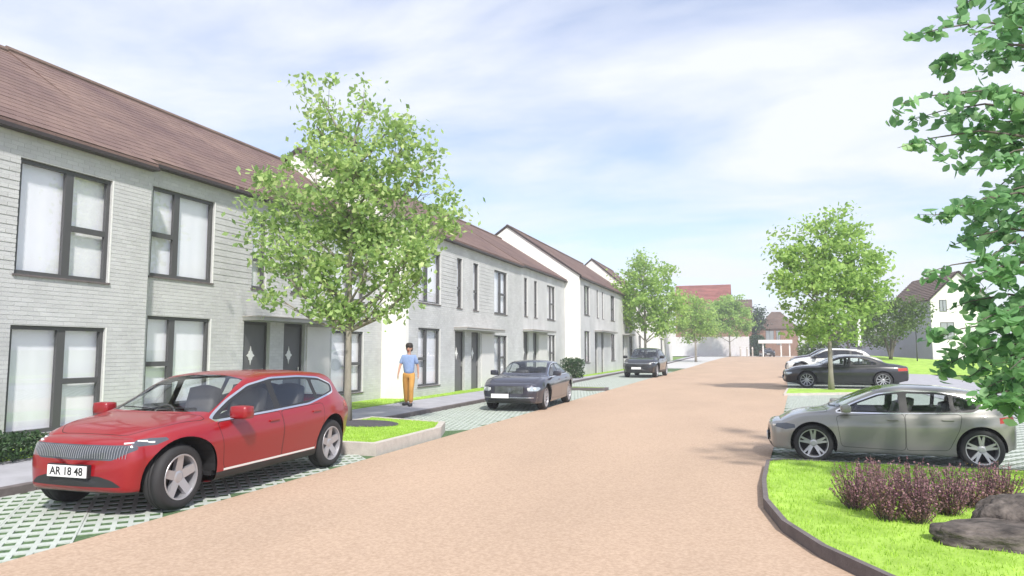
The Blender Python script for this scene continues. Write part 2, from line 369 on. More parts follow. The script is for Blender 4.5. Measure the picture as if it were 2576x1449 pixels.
# lawn pieces
def rim_island(name, poly, kw, h, lawn_name, kerbmat):
    """raised grass bed: kerb ring (poly ccw) with lawn inside"""
    n = len(poly); P = [Vector((*p, 0)) for p in poly]; inn = []
    for i in range(n):
        a, b, c = P[i - 1], P[i], P[(i + 1) % n]
        d1 = (b - a).normalized(); d2 = (c - b).normalized(); nn = (Vector((-d1.y, d1.x, 0)) + Vector((-d2.y, d2.x, 0)))
        k = kw / max(0.4, (nn.length / 2)); inn.append(b + nn.normalized() * k)
    mb = MB(); vs = [(p.x, p.y, -.05) for p in P] + [(p.x, p.y, h) for p in P] + [(p.x, p.y, h) for p in inn] + [(p.x, p.y, h - .05) for p in inn]
    fs = []
    for i in range(n):
        j = (i + 1) % n
        for k in range(3): fs.append((k * n + i, k * n + j, (k + 1) * n + j, (k + 1) * n + i))
    mb.add(vs, fs); ko = tag(mb.build(name, kerbmat), kind='structure')
    lb = MB(); lb.add([(p.x, p.y, h - .012) for p in inn], [tuple(range(n))]); lo = tag(lb.build(lawn_name, M['lawn']), kind='structure')
    return [(p.x, p.y) for p in inn]
def pip(x, y, poly):
    c = False; j = len(poly) - 1
    for i in range(len(poly)):
        xi, yi = poly[i]; xj, yj = poly[j]
        if (yi > y) != (yj > y) and x < (xj - xi) * (y - yi) / (yj - yi) + xi: c = not c
        j = i
    return c
def blades(name, poly, n, h, z, size=1.0, label=None):
    xs_ = [p[0] for p in poly]; ys_ = [p[1] for p in poly]; pts = []
    cap = n * 6; k = 0
    while len(pts) < n and k < cap:
        k += 1
        x = random.uniform(min(xs_), max(xs_)); y = random.uniform(min(ys_), max(ys_))
        if pip(x, y, poly): pts.append((x, y))
    P = np.array(pts); n = len(P); a = RNG.uniform(0, 2 * math.pi, n); hh = h * RNG.uniform(.5, 1.2, n); wv = 0.006 * size * RNG.uniform(.7, 1.4, n)
    lx, ly = RNG.normal(0, .45, n) * hh, RNG.normal(0, .45, n) * hh; zz = z if np.isscalar(z) else z(P)
    v = np.zeros((n, 3, 3)); v[:, 0, 0] = P[:, 0] - np.cos(a) * wv; v[:, 0, 1] = P[:, 1] - np.sin(a) * wv; v[:, 0, 2] = zz - .01
    v[:, 1, 0] = P[:, 0] + np.cos(a) * wv; v[:, 1, 1] = P[:, 1] + np.sin(a) * wv; v[:, 1, 2] = zz - .01
    v[:, 2, 0] = P[:, 0] + lx; v[:, 2, 1] = P[:, 1] + ly; v[:, 2, 2] = zz + hh
    o = fast_mesh(name, v.reshape(-1, 3), 3, M['blade']); return tag(o, label, 'grass' if label else None, None, 'stuff')
def fast_mesh(name, verts, k, m, parent=None):
    n = len(verts) // k; me = bpy.data.meshes.new(name)
    me.vertices.add(len(verts)); me.vertices.foreach_set('co', np.ascontiguousarray(verts, dtype=np.float32).ravel())
    me.loops.add(n * k); me.loops.foreach_set('vertex_index', np.arange(n * k, dtype=np.int32))
    me.polygons.add(n); me.polygons.foreach_set('loop_start', np.arange(0, n * k, k, dtype=np.int32))
    me.update(calc_edges=True); me.validate(); return link(name, me, m, parent)

# near right island: kerb curves round towards the camera
arc = [(y, interp(RRt, y)) for y in (3.6, 4.2, 5.0, 5.4, 5.8, 6.1, 6.5, 6.9, 7.3, 7.8, 8.3, 8.9, 9.5, 10.4, 11.15)]
polyR = [(x - .02, y) for y, x in arc][::-1] + [(8.5, 3.6), (8.5, 11.38), (0.42, 11.38)]
inR = rim_island('island_kerb', polyR, 0.055, 0.125, 'lawn', M['kerb'])
blades('grass', inR, 52000, 0.035, 0.112, label='short bright green grass of the kerbed lawn at the right front')
polyI = [(-5.92, 10.35), (-5.92, 12.9), (-6.3, 13.95), (-8.42, 14.5), (-8.42, 10.9), (-7.6, 10.35)]
inI = rim_island('planter_kerb', polyI, 0.13, 0.20, 'lawn', M['kerb_lt'])
blades('grass', inI, 9000, 0.03, 0.19, label='short grass of the small tree island between the parking bays')
polyJ = [(-5.9, 29.6), (-5.9, 30.2), (-8.3, 30.4), (-8.3, 29.6)]
rim_island('planter_kerb', polyJ, 0.10, 0.12, 'lawn', M['kerb'])
polyK = [(1.1, 27.5), (4.8, 30.4), (4.8, 33.2), (1.5, 33.0)]
inK = rim_island('court_kerb', [(1.12, 28.6), (5.8, 31.6), (5.8, 32.9), (1.42, 32.7)], 0.08, 0.09, 'lawn', M['kerb_lt'])
# verges by the houses
verge = raised('verge', [(y, -12.4, interp(VF, y)) for y in py_ if y < 62] , M['lawn'], 0.11)
vp = [(-11.5, 12), (-11.5, 20.8), (-10.9, 21), (-10.9, 42), (-10.2, 43), (-10.2, 60), (-9.8, 60), (-9.85, 45), (-10.6, 22), (-10.7, 12)]
blades('grass', vp, 7000, 0.05, 0.10, 1.8, label='bright grass verge in front of the grey brick houses')
# front path pieces before doors
tag(MB().box(-11.55, interp(VF, 15) - .005, 14.1, 16.75, 0.0, 0.118).build('door_path', M['asphalt']), kind='structure')
# bank on the right in front of the far house
bank = MB(); bank.add([(9.2, 57.5, 0.0), (14.0, 54.5, 0.02), (26, 50, .02), (9.7, 61.8, 0.73), (12.4, 57.5, 0.20), (26, 53, .2), (9.0, 74, 1.30), (15.9, 73.4, 0.84), (30, 73, .8), (8.0, 64, .6)],
    [(0, 1, 4, 3), (1, 2, 5, 4), (3, 4, 7, 6), (4, 5, 8, 7), (0, 3, 9), (3, 6, 9)])
tag(bank.build('lawn_bank', M['lawn']), kind='structure')
tag(MB().add([(9.9, 27, .03), (22, 22, .03), (24, 44, .03), (11.6, 44, .03)], [(0, 1, 2, 3)]).build('lawn', M['lawn']), kind='structure')
tag(MB().add([(10.9, 31, .05), (16, 28, .05), (17, 33, .05), (11.2, 34.5, .05)], [(0, 1, 2, 3)]).build('footpath', M['slab']), kind='structure')

# ------------------------------------------------------------------ houses
def clip(iv, holes):
    out_ = [iv]
    for h0, h1 in holes:
        nx = []
        for a, b in out_:
            if h1 <= a or h0 >= b: nx.append((a, b)); continue
            if h0 > a: nx.append((a, h0))
            if h1 < b: nx.append((h1, b))
        out_ = nx
    return out_
def window(parent, X, y0, y1, z0, z1, typ, wall=0.12, curtain=True, fw=0.07, light=False):
    """X: wall face; facade faces +X. typ L: big pane at low y, two panes at high y; R mirrored; N narrow with a transom"""
    d = 0.07; xf0, xf1 = X - wall, X - wall + d; m = MB(); panes = []
    m.box(xf0, xf1, y0, y1, z0, z0 + fw); m.box(xf0, xf1, y0, y1, z1 - fw, z1)
    m.box(xf0, xf1, y0, y0 + fw, z0 + fw, z1 - fw); m.box(xf0, xf1, y1 - fw, y1, z0 + fw, z1 - fw)
    zt = z0 + (z1 - z0) * 0.47
    if typ == 'N':
        zt = z0 + (z1 - z0) * 0.40
        m.box(xf0, xf1 - .003, y0 + fw, y1 - fw, zt - .05, zt + .05); panes = [(y0 + fw, y1 - fw, z0 + fw, zt - .05), (y0 + fw, y1 - fw, zt + .05, z1 - fw)]
    elif typ in 'LR':
        W = y1 - y0; ym = y0 + W * (0.53 if typ == 'L' else 0.40); mw = 0.075
        m.box(xf0, xf1 - .003, ym - mw, ym + mw, z0 + fw, z1 - fw)
        big = (y0 + fw, ym - mw) if typ == 'L' else (ym + mw, y1 - fw); sm = (ym + mw, y1 - fw) if typ == 'L' else (y0 + fw, ym - mw)
        m.box(xf0, xf1 - .006, sm[0], sm[1], zt - .05, zt + .05)
        panes = [(big[0], big[1], z0 + fw, z1 - fw), (sm[0], sm[1], z0 + fw, zt - .05), (sm[0], sm[1], zt + .05, z1 - fw)]
    else: panes = [(y0 + fw, y1 - fw, z0 + fw, z1 - fw)]
    fr = m.build('window', M['frame'], parent)
    for (a, b, c, e) in panes:
        MB().add([(xf0 + .03, a, c), (xf0 + .03, b, c), (xf0 + .03, b, e), (xf0 + .03, a, e)], [(0, 1, 2, 3)]).build('pane', M['glass'], fr)
    MB().box(X - wall + d + .001, X + .012, y1 + .001, y1 + .028, z0 - .002, z1 + .002).build('jamb', M['post'], fr)  # white strip at far side only; sunlight on the reveal put into its colour
    MB().box(X - wall + d, X + .035, y0 - .03, y1 + .03, z0 - .035, z0 - .002).build('sill', M['kerb'], fr)
    if curtain:
        cm = MB(); n = 60; xs0 = xf0 - .07; vs = []
        for i in range(n + 1):
            t = i / n; yy = y0 - .05 + t * (y1 - y0 + .1); xx = xs0 + .0015 * math.sin(t * (y1 - y0) * 22)
            vs += [(xx, yy, z0 - .05), (xx, yy, z1 + .05)]
        cm.add(vs, [(2 * i, 2 * i + 1, 2 * i + 3, 2 * i + 2) for i in range(n)]); cm.build('curtain', M['curtain'], fr, smooth=True)
    return fr
def door(parent, X, y0, y1, z1, star=True, z0=0.12, rec=0.13):
    d = MB(); d.box(X - rec - .05, X - rec, y0, y1, z0, z1 - .02); fr = d.build('door', M['door'], parent, bevel=.004)
    f = MB(); f.box(X - rec, X - rec + .03, y0, y0 + .05, z0, z1 - .02); f.box(X - rec, X - rec + .03, y1 - .05, y1, z0, z1 - .02); f.box(X - rec, X - rec + .03, y0 + .05, y1 - .05, z1 - .09, z1 - .02)
    f.build('door_frame', M['frame'], fr)
    if star:
        yc = (y0 + y1) / 2 - .08; zc = z0 + 1.48; s = MB(); pts = []
        for k in range(16):
            a = math.pi * 2 * k / 16; r = (0.24 if k % 4 == 0 else 0.145 if k % 2 == 0 else 0.13)
            pts.append((yc + r * .62 * math.sin(a), zc + r * math.cos(a)))
        n = 16; s.add([(X - rec + .004, a, b) for a, b in pts] + [(X - rec + .016, a, b) for a, b in pts], [tuple(range(n, 2 * n))] + [(i, (i + 1) % n, n + (i + 1) % n, n + i) for i in range(n)])
        s.build('door_light', M['post'], fr)
    h = MB(); h.box(X - rec, X - rec + .05, y1 - .16, y1 - .13, z0 + .95, z0 + 1.15); h.build('handle', M['chrome'], fr, bevel=.005)
    return fr
def house(label, X, y0, y1, eave, ridge_dx, ridge_z, wins, doors, canopy=None, gable=False, bricks=True, rough=(), name='terraced_house', clad=(), depthx=None, wallmat='mortar', tiles=True, star=True, zb=0.0):
    t = thing(name, label, 'house', (X, y0, 0)); t.location = (0, 0, 0)
    H = list(wins) + [(a, b, zb, c, 'D') for a, b, c in doors]
    holes = [(a, b, c, d) for a, b, c, d, _ in H]
    ysb = sorted({y0, y1} | {v for h in holes for v in h[:2]}); zsb = sorted({-0.05, eave} | {v for h in holes for v in h[2:4]})
    m = MB(); th = 0.30
    def inh(a, b): return any(h[0] < a < h[1] and h[2] < b < h[3] for h in holes)
    for i in range(len(ysb) - 1):
        for j in range(len(zsb) - 1):
            a, b, c, d = ysb[i], ysb[i + 1], zsb[j], zsb[j + 1]
            if not inh((a + b) / 2, (c + d) / 2): m.add([(X, a, c), (X, b, c), (X, b, d), (X, a, d)], [(0, 1, 2, 3)])
    for (a, b, c, d) in holes:      # reveals
        rv = .19 if (a, b, zb, d) and c == zb else .15
        m.add([(X, a, c), (X, b, c), (X, b, d), (X, a, d), (X - rv, a, c), (X - rv, b, c), (X - rv, b, d), (X - rv, a, d)], [(0, 4, 5, 1), (1, 5, 6, 2), (2, 6, 7, 3), (3, 7, 4, 0)])
    D = ridge_dx * 2
    m.build('wall', M[wallmat], t)
    MB().add([(X - D, y0, 0), (X - D, y1, 0), (X - D, y1, eave), (X - D, y0, eave)], [(3, 2, 1, 0)]).build('rear_wall', M[wallmat], t)
    # room behind so that the inside is closed and pale
    rm = MB(); a, b = y0 + .1, y1 - .1
    rm.add([(X - 2.2, a, 0), (X - 2.2, b, 0), (X - 2.2, b, eave - .1), (X - 2.2, a, eave - .1), (X - .34, a, 0), (X - .34, b, 0), (X - .34, b, eave - .1), (X - .34, a, eave - .1)], [(0, 1, 2, 3), (0, 3, 7, 4), (1, 5, 6, 2), (3, 2, 6, 7)])
    rm.build('room_lining', M['cladding'], t)
    for yy, vis in ((y0, gable), (y1, False)):
        g = MB(); g.add([(X, yy, 0), (X - D, yy, 0), (X - D, yy, eave), (X - ridge_dx, yy, ridge_z - .06), (X, yy, eave)], [(0, 4, 3, 2, 1) if yy == y0 else (0, 1, 2, 3, 4)])
        if vis:
            g.add([(X + .012, yy, 0), (X + .012, yy + .2, 0), (X + .012, yy + .2, eave), (X + .012, yy, eave)], [(0, 1, 2, 3)])
            g.add([(X + .012, yy, 0), (X, yy, 0), (X, yy, eave), (X + .012, yy, eave)], [(0, 3, 2, 1)])
            g.build('gable_wall', M['render'], t)
        elif yy == y1: g.build('party_wall', M['render'], t)
        else: g.build('party_wall', M['render'], t)
    if bricks:
        bm_ = MB(); ch = 0.075; r = 0; z = 0.0; rnd = random.Random(int(y0 * 10))
        while z < eave - .03:
            zc0, zc1 = z + .004, z + ch - .006; zm = (zc0 + zc1) / 2
            hs = [(h[0], h[1]) for h in holes if h[2] < zm < h[3]]
            off = 0.1125 * (r % 2); yb = y0 - off
            while yb < y1:
                for (a, b) in clip((max(yb + .004, y0 + (.2 if gable else 0)), min(yb + .221, y1)), hs):
                    if b - a < .02: continue
                    pr = .004 + rnd.uniform(-.001, .001)
                    ym = (a + b) / 2
                    if any(q[0] < ym < q[1] and q[2] < zm < q[3] for q in rough): pr = 0.011 if r % 2 else .002
                    x1 = X + pr
                    bm_.add([(X, a, zc0), (X, b, zc0), (X, b, zc1), (X, a, zc1), (x1, a, zc0), (x1, b, zc0), (x1, b, zc1), (x1, a, zc1)], [(4, 5, 6, 7), (0, 1, 5, 4), (3, 7, 6, 2), (0, 4, 7, 3), (1, 2, 6, 5)])
                yb += .225
            z += ch; r += 1
        tag(bm_.build('bricks', M['brick'], t), kind='stuff')
    for (a, b, c, d, k) in wins: window(t, X, a, b, c, d, k)
    for (a, b, c) in doors: door(t, X, a, b, c, star, z0=zb + .12)
    for (a, b, c, d) in clad: MB().box(X + .006, X + .045, a, b, c, d).build('cladding_panel', M['cladding'], t)
    if canopy:
        a, b, z = canopy; cm = MB(); cm.box(X - .02, X + .55, a, b, z, z + .09); co = cm.build('canopy', M['canopy'], t, bevel=.006)
        MB().box(X - .02, X + .57, a - .01, b + .01, z + .092, z + .115).build('canopy_flashing', M['kerb_lt'], co)
    # roof: two slopes with a little overhang
    ov = 0.16; sl = (ridge_z - eave) / ridge_dx; rf = MB(); e0, e1 = y0 - (.04 if gable else 0), y1
    for sgn in (1, -1):
        xe = X + ov if sgn > 0 else X - D - ov; ze = eave - ov * sl + .02
        rf.add([(xe, e0, ze), (xe, e1, ze), (X - ridge_dx, e1, ridge_z + .02), (X - ridge_dx, e0, ridge_z + .02),
                (xe, e0, ze - .06), (xe, e1, ze - .06), (X - ridge_dx, e1, ridge_z - .06), (X - ridge_dx, e0, ridge_z - .06)],
               [(0, 1, 2, 3), (7, 6, 5, 4), (0, 4, 5, 1), (0, 3, 7, 4), (1, 5, 6, 2)] if sgn > 0 else [(3, 2, 1, 0), (4, 5, 6, 7), (1, 5, 4, 0), (4, 7, 3, 0), (2, 6, 5, 1)])
    ro = rf.build('roof', M['tile'], t)
    if tiles:
        tm = MB(); nx = Vector((ridge_dx + ov, 0, -(ridge_z - eave) - ov * sl)); Ls = nx.length; u = nx / Ls; nrm = Vector((-u.z, 0, u.x)); nrm = nrm if nrm.z > 0 else -nrm
        ex = 0.27; rows = int(Ls / ex) + 1; top = Vector((X - ridge_dx, 0, ridge_z + .03)); rnd = random.Random(int(y0 * 7))
        for r in range(rows):
            s0 = Ls - (r + 1) * ex - .05; s1 = Ls - r * ex
            s0 = max(s0, 0); yy = e0 - (.15 if r % 2 else 0)
            while yy < e1:
                a, b = max(yy + .004, e0), min(yy + .296, e1)
                if b - a > .03:
                    l = .005 + rnd.uniform(0, .005); p = [top + u * s0 + nrm * .004, top + u * s1 + nrm * (l + .004)]; q = [top + u * s0, top + u * s1]
                    vs = [(p[0].x, a, p[0].z), (p[1].x, a, p[1].z), (p[1].x, b, p[1].z), (p[0].x, b, p[0].z), (q[1].x, a, q[1].z), (q[1].x, b, q[1].z), (q[0].x, a, q[0].z), (q[0].x, b, q[0].z)]
                    tm.add(vs, [(0, 1, 2, 3), (1, 4, 5, 2), (0, 6, 4, 1), (3, 2, 5, 7)])
                yy += .30
        tag(tm.build('roof_tiles', M['tile'], ro), kind='stuff')
    zr = ridge_z + .035; MB().tube([(X - ridge_dx, e0, zr), (X - ridge_dx, e1, zr)], .09, 8).build('ridge_cap', M['tile_brown'], ro)
    ze = eave - ov * sl; g = MB(); g.box(X + .02, X + ov + .05, e0 + .001, e1 - .001, ze - .11, ze - .045); g.build('gutter', M['fascia'], t)
    if gable:
        vb = MB()
        for sgn in (1, -1):
            xe = X + ov if sgn > 0 else X - D - ov
            vb.obox(((xe + X - ridge_dx) / 2, e0 - .02, (ze + ridge_z) / 2 + .03), ((X - ridge_dx - xe) / 2, 0, (ridge_z - ze) / 2), (0, .03, 0), (0, 0, .06))
        vb.build('verge_trim', M['fascia'], t)
    return t
HG = None
house('grey brick house nearest the camera at the left edge, its front standing a step forward', -11.6, 0.5, 10.94, 5.62, 4.55, 8.62,
      [(8.22, 10.02, 3.02, 5.0, 'L'), (8.22, 10.02, 0.32, 2.16, 'L'), (3.0, 4.8, 3.02, 5.0, 'L')], [], rough=[(7.5, 8.16, 3.0, 5.0)], gable=False)
house('grey brick house with a dark starred door, just past the house standing forward', -11.9, 10.94, 15.47, 5.80, 4.25, 8.66,
      [(11.26, 13.06, 3.3, 5.22, 'R'), (11.26, 13.06, 0.55, 2.46, 'R'), (14.42, 14.95, 3.3, 5.2, 'N')], [(14.2, 15.2, 2.46)], (14.15, 16.9, 2.47), rough=[(13.12, 14.36, 3.3, 5.2)])
house('grey brick house behind the large street tree, with a long door canopy', -11.905, 15.475, 21.04, 5.80, 4.245, 8.66,
      [(18.05, 19.85, 3.3, 5.22, 'L'), (18.05, 19.85, 0.40, 2.32, 'L'), (16.02, 16.55, 3.3, 5.2, 'N')], [(15.78, 16.72, 2.46)], (16.905, 17.95, 2.47), clad=[(16.78, 17.9, .14, 2.40)], rough=[(16.65, 17.95, 3.3, 5.2)])
house('grey brick house with a white end wall, behind the walking person', -11.0, 21.06, 26.55, 6.12, 4.5, 9.02,
      [(22.0, 23.8, 3.42, 5.35, 'R'), (22.0, 23.8, 0.46, 2.52, 'R'), (25.35, 25.88, 3.4, 5.42, 'N')], [(25.2, 26.2, 2.5)], (25.1, 26.545, 2.52), gable=True, rough=[(23.9, 25.3, 3.4, 5.4)], star=True)
house('grey brick house with a wide window behind the dark grey saloon car', -11.005, 26.555, 33.6, 6.12, 4.495, 9.02,
      [(29.65, 31.4, 3.4, 5.4, 'L'), (29.65, 31.4, 0.46, 2.42, 'L'), (27.1, 27.68, 3.4, 5.42, 'N')], [(26.92, 27.9, 2.5)], (26.555, 29.6, 2.52), clad=[(28.0, 29.55, .15, 2.44)], rough=[(27.75, 29.6, 3.4, 5.4)])
house('narrow grey brick house whose front starts at the dark vertical joint past the saloon car', -11.15, 33.61, 35.75, 6.25, 4.35, 9.04,
      [(34.55, 35.1, 3.5, 5.52, 'N')], [(34.4, 35.3, 2.68)], (34.3, 35.74, 2.69), bricks=False, wallmat='brick')
house('grey brick house whose far end butts against the tall white gable', -11.155, 35.76, 42.98, 6.25, 4.345, 9.04,
      [(38.9, 40.6, 3.5, 5.52, 'L'), (38.9, 40.6, 0.6, 2.62, 'L'), (36.35, 36.9, 3.5, 5.52, 'N')], [(36.1, 37.0, 2.68)], (35.76, 38.85, 2.69), bricks=False, wallmat='brick', clad=[(37.1, 38.8, .15, 2.6)])
X3 = -10.2
house('grey brick house with the tall broad white gable beside the dark green shrub', X3, 43.0, 49.1, 6.5, 4.85, 9.9,
      [(44.3, 45.85, 4.02, 5.97, 'R'), (44.3, 45.85, 0.9, 2.97, 'R'), (48.25, 48.75, 4.0, 5.97, 'N')], [(47.5, 48.4, 2.95)], (47.4, 49.09, 2.97), gable=True, bricks=False, wallmat='brick')
house('grey brick house in the middle of the third terrace, past the tall white gable', X3 - .005, 49.11, 56.0, 6.5, 4.845, 9.9,
      [(53.4, 55.0, 4.0, 5.97, 'L'), (53.4, 55.0, 0.9, 2.97, 'L'), (50.1, 50.6, 4.0, 5.97, 'N')], [(49.7, 50.6, 2.95)], (49.11, 53.3, 2.97), bricks=False, wallmat='brick')
house('grey brick house at the far end of the third terrace, behind the parked dark car', X3 - .01, 56.01, 64.9, 6.5, 4.84, 9.9,
      [(62.0, 63.6, 4.0, 5.97, 'L'), (62.0, 63.6, 0.9, 2.97, 'L'), (59.0, 59.5, 4.0, 5.97, 'N')], [(58.6, 59.5, 2.95)], (58.5, 61.9, 2.97), bricks=False, wallmat='brick')
house('far terrace house with a white gable peeping over the roofs', -10.3, 65.0, 76.0, 7.0, 3.9, 10.35,
      [(68, 69.8, 4.2, 6.2, 'L'), (68, 69.8, 1.1, 3.1, 'L')], [(72, 73, 3.0)], None, gable=True, bricks=False, wallmat='render', zb=gz(70))
house('far white-walled terrace house behind the row of small trees', -10.0, 80.0, 96.0, 6.6, 3.9, 8.4,
      [(83, 85, 4.0, 5.8, 'L'), (83, 85, 1.1, 3.1, 'L'), (90, 92, 4.0, 5.8, 'L')], [(87, 88, 3.0)], None, gable=True, bricks=False, wallmat='render', zb=gz(85))

# simple far house builder (axis-aligned, rotated by rz)
def far_house(name, label, loc, rz, wx, wy, eave, ridge, wallm, roofm, axis='x', hip=0.0, wins=(), tiles=True):
    t = thing(name, label, 'house', loc, rz)
    ex, ey = wx / 2, wy / 2; m = MB()
    m.add([(-ex, -ey, -1.2), (ex, -ey, -1.2), (ex, ey, -1.2), (-ex, ey, -1.2), (-ex, -ey, eave), (ex, -ey, eave), (ex, ey, eave), (-ex, ey, eave)], [(0, 1, 5, 4), (1, 2, 6, 5), (2, 3, 7, 6), (3, 0, 4, 7)])
    wo = m.build('wall', wallm, t)
    o = .25
    if axis == 'x':
        A = [(-ex - o, -ey - o, eave - .1), (ex + o, -ey - o, eave - .1), (ex + o, ey + o, eave - .1), (-ex - o, ey + o, eave - .1), (-ex - o + hip, 0, ridge), (ex + o - hip, 0, ridge)]
        F = [(0, 1, 5, 4), (2, 3, 4, 5), (1, 2, 5), (3, 0, 4)]; G = [((-ex, -ey, eave), (-ex, ey, eave), (-ex, 0, ridge - .15)), ((ex, -ey, eave), (ex, ey, eave), (ex, 0, ridge - .15))]
    else:
        A = [(-ex - o, -ey - o, eave - .1), (ex + o, -ey - o, eave - .1), (ex + o, ey + o, eave - .1), (-ex - o, ey + o, eave - .1), (0, -ey - o + hip, ridge), (0, ey + o - hip, ridge)]
        F = [(3, 0, 4, 5), (1, 2, 5, 4), (0, 1, 4), (2, 3, 5)]; G = [((-ex, -ey, eave), (ex, -ey, eave), (0, -ey, ridge - .15)), ((-ex, ey, eave), (ex, ey, eave), (0, ey, ridge - .15))]
    rm = MB()
    if hip: rm.add(A, F)
    else:
        rm.add(A, F[:2]); rm.add([(x, y, z - .1) for x, y, z in A], [tuple(reversed(f)) for f in F[:2]])
        for g in G: MB().add(g, [(0, 1, 2)]).build('gable_wall', wallm, t)
    ro = rm.build('roof', roofm, t)
    if tiles:
        tm = MB()
        for f in F[:2]:
            p0, p1, p2, p3 = [Vector(A[i]) for i in f]; rows = 14
            n = (p1 - p0).cross(p3 - p0).normalized()
            if n.z < 0: n = -n
            for r in range(rows):
                a, b = r / rows, (r + .93) / rows
                q = [p0.lerp(p3, a), p1.lerp(p2, a), p1.lerp(p2, b), p0.lerp(p3, b)]
                tm.add([q[0] + n * .07, q[1] + n * .07, q[2] + n * .02, q[3] + n * .02, q[0], q[1]], [(0, 1, 2, 3), (4, 5, 1, 0)])
        tag(tm.build('roof_tiles', roofm, ro), kind='stuff')
    for (face, a, b, c, d) in wins:
        wm = MB(); f = .06; e = -ey - .03
        if face == 'f':
            wm.box(a, b, e, -ey + .02, c, c + f); wm.box(a, b, e, -ey + .02, d - f, d); wm.box(a, a + f, e, -ey + .02, c + f, d - f); wm.box(b - f, b, e, -ey + .02, c + f, d - f)
            wm.box((a + b) / 2 - .03, (a + b) / 2 + .03, e + .002, -ey + .02, c + f, d - f)
            wf = wm.build('window', M['frame'], t)
            for q0, q1 in ((a + f, (a + b) / 2 - .03), ((a + b) / 2 + .03, b - f)): MB().box(q0, q1, -ey - .015, -ey - .005, c + f, d - f).build('pane', M['farpane'], wf)
    return t
far_house('detached_house', 'large house with a plain red tiled roof closing the street behind the small trees', (-8.0, 131.5, gz(130)), 0, 9.2, 9, 9.2, 12.9, M['redbrick'], M['tile_red'], 'x', wins=[('f', -3.5, -1.8, 1, 2.6), ('f', 1.5, 3.2, 1, 2.6), ('f', 1.5, 3.2, 5, 6.6)])
far_house('detached_house', 'lower dark brown roofed house stepping down right of the red roof', (-1.6, 139, gz(130)), 0, 3.6, 8, 7.6, 10.6, M['redbrick'], M['tile_brown'], 'x')
far_house('detached_house', 'brown brick house with a hipped roof at the end of the road', (4.6, 139.5, gz(130)), 0, 7.0, 7.5, 5.0, 8.2, M['redbrick'], M['tile_brown'], 'x', hip=3.0, wins=[('f', -2.0, -0.6, 2.2, 4.6), ('f', -0.2, 0.5, 2.0, 4.6)])
far_house('detached_house', 'small pinkish house with a low red roof beside the dark hedge', (1.4, 146, gz(130)), 0, 4.2, 6, 4.2, 6.2, M['redbrick'], M['tile_red'], 'x', wins=[('f', -1.0, 0.4, 1.4, 3.0)])

# right side house: corner C, long side towards the road
rz = R(10.5); C0 = Vector((16.05, 74.4)); dirl = Vector((-math.sin(rz), math.cos(rz))); dirg = Vector((math.cos(rz), math.sin(rz)))
gw, gl = 5.0, 9.6; ctr = C0 + dirl * gl / 2 + dirg * gw / 2
t = far_house('detached_house', 'white gabled house with lilac grey side cladding beyond the right-hand lawn', (ctr.x, ctr.y, 0.2), rz, gw, gl, 6.3, 8.9, M['render'], M['tile_brown'], 'y', wins=[('f', -1.75, -1.1, 5.1, 6.2), ('f', -1.75, -0.55, 2.5, 4.1)])
mb = MB(); k = 0; yy = -gl / 2 + .04
while yy < gl / 2 - .02:
    bo = MB().box(-gw / 2 - .035, -gw / 2 - .003, yy, yy + .27, 0.4, 6.1).build('cladding_board', M['greywall'], t); yy += .29
g2 = thing('garage_block', 'long low lilac grey building behind the small dark tree', 'building', (0, 0, 0), 0)
c2 = C0 + dirl * (gl + 11.2) + dirg * 3.0; g2.location = (c2.x, c2.y, 0); g2.rotation_euler = (0, 0, rz)
MB().box(-2.6, 2.6, -11, 11, 0, 3.6).build('wall', M['greywall'], g2); MB().box(-2.8, 2.8, -11.1, 11.1, 3.6, 3.8).build('roof', M['tile_brown'], g2)
yy = -10.9
while yy < 10.7:
    MB().box(-2.64, -2.603, yy, yy + .42, .3, 3.5).build('cladding_board', M['greywall'], g2); yy += .45

# ------------------------------------------------------------------ fence, hedges, street furniture
fo = thing('board_fence', 'pale vertical board fence across the end of the left side', 'fence', (-13.2, 123.2, gz(123)))
x = 0.0
while x < 12.8:
    MB().box(x, x + .16, 0, .03, 0.05, 3.3 + .02 * math.sin(x * 9)).build('board', M['whitewood'], fo); x += .175
for x in np.arange(0, 13.0, 2.13): MB().box(x - .06, x + .06, .035, .15, 0, 3.4).build('post', M['whitewood'], fo)
for i, (x, y) in enumerate(((-1.6, 117), (-0.6, 117.4), (0.2, 117.2))):
    b = thing('bollard', ['pale yellow bollard left of the dark hedge, nearest the thin trunk', 'pale yellow bollard in the middle of the three by the dark hedge', 'pale yellow bollard closest to the dark hedge'][i], 'bollard', (x, y, gz(y)), group='bollards at the road end')
    MB().lathe([(0, 0), (.12, 0), (.12, 1.5), (.09, 1.56), (0, 1.57)], 12, 'z').build('post', M['kerb_lt'], b, smooth=False)
    MB().lathe([(.125, 1.25), (.125, 1.4)], 12, 'z').build('band', M['post'], b)
cp = thing('white_canopy', 'flat white canopy on posts at the end of the road', 'canopy', (3.7, 118, gz(118)))
MB().box(-2.6, 2.4, -1.2, 1.2, 2.1, 2.65).build('roof', M['post'], cp, bevel=.03)
for a in (-1.9, .75, 2.0): MB().box(a - .1, a + .1, -.9, -.7, 0, 2.1).build('post', M['post'], cp)
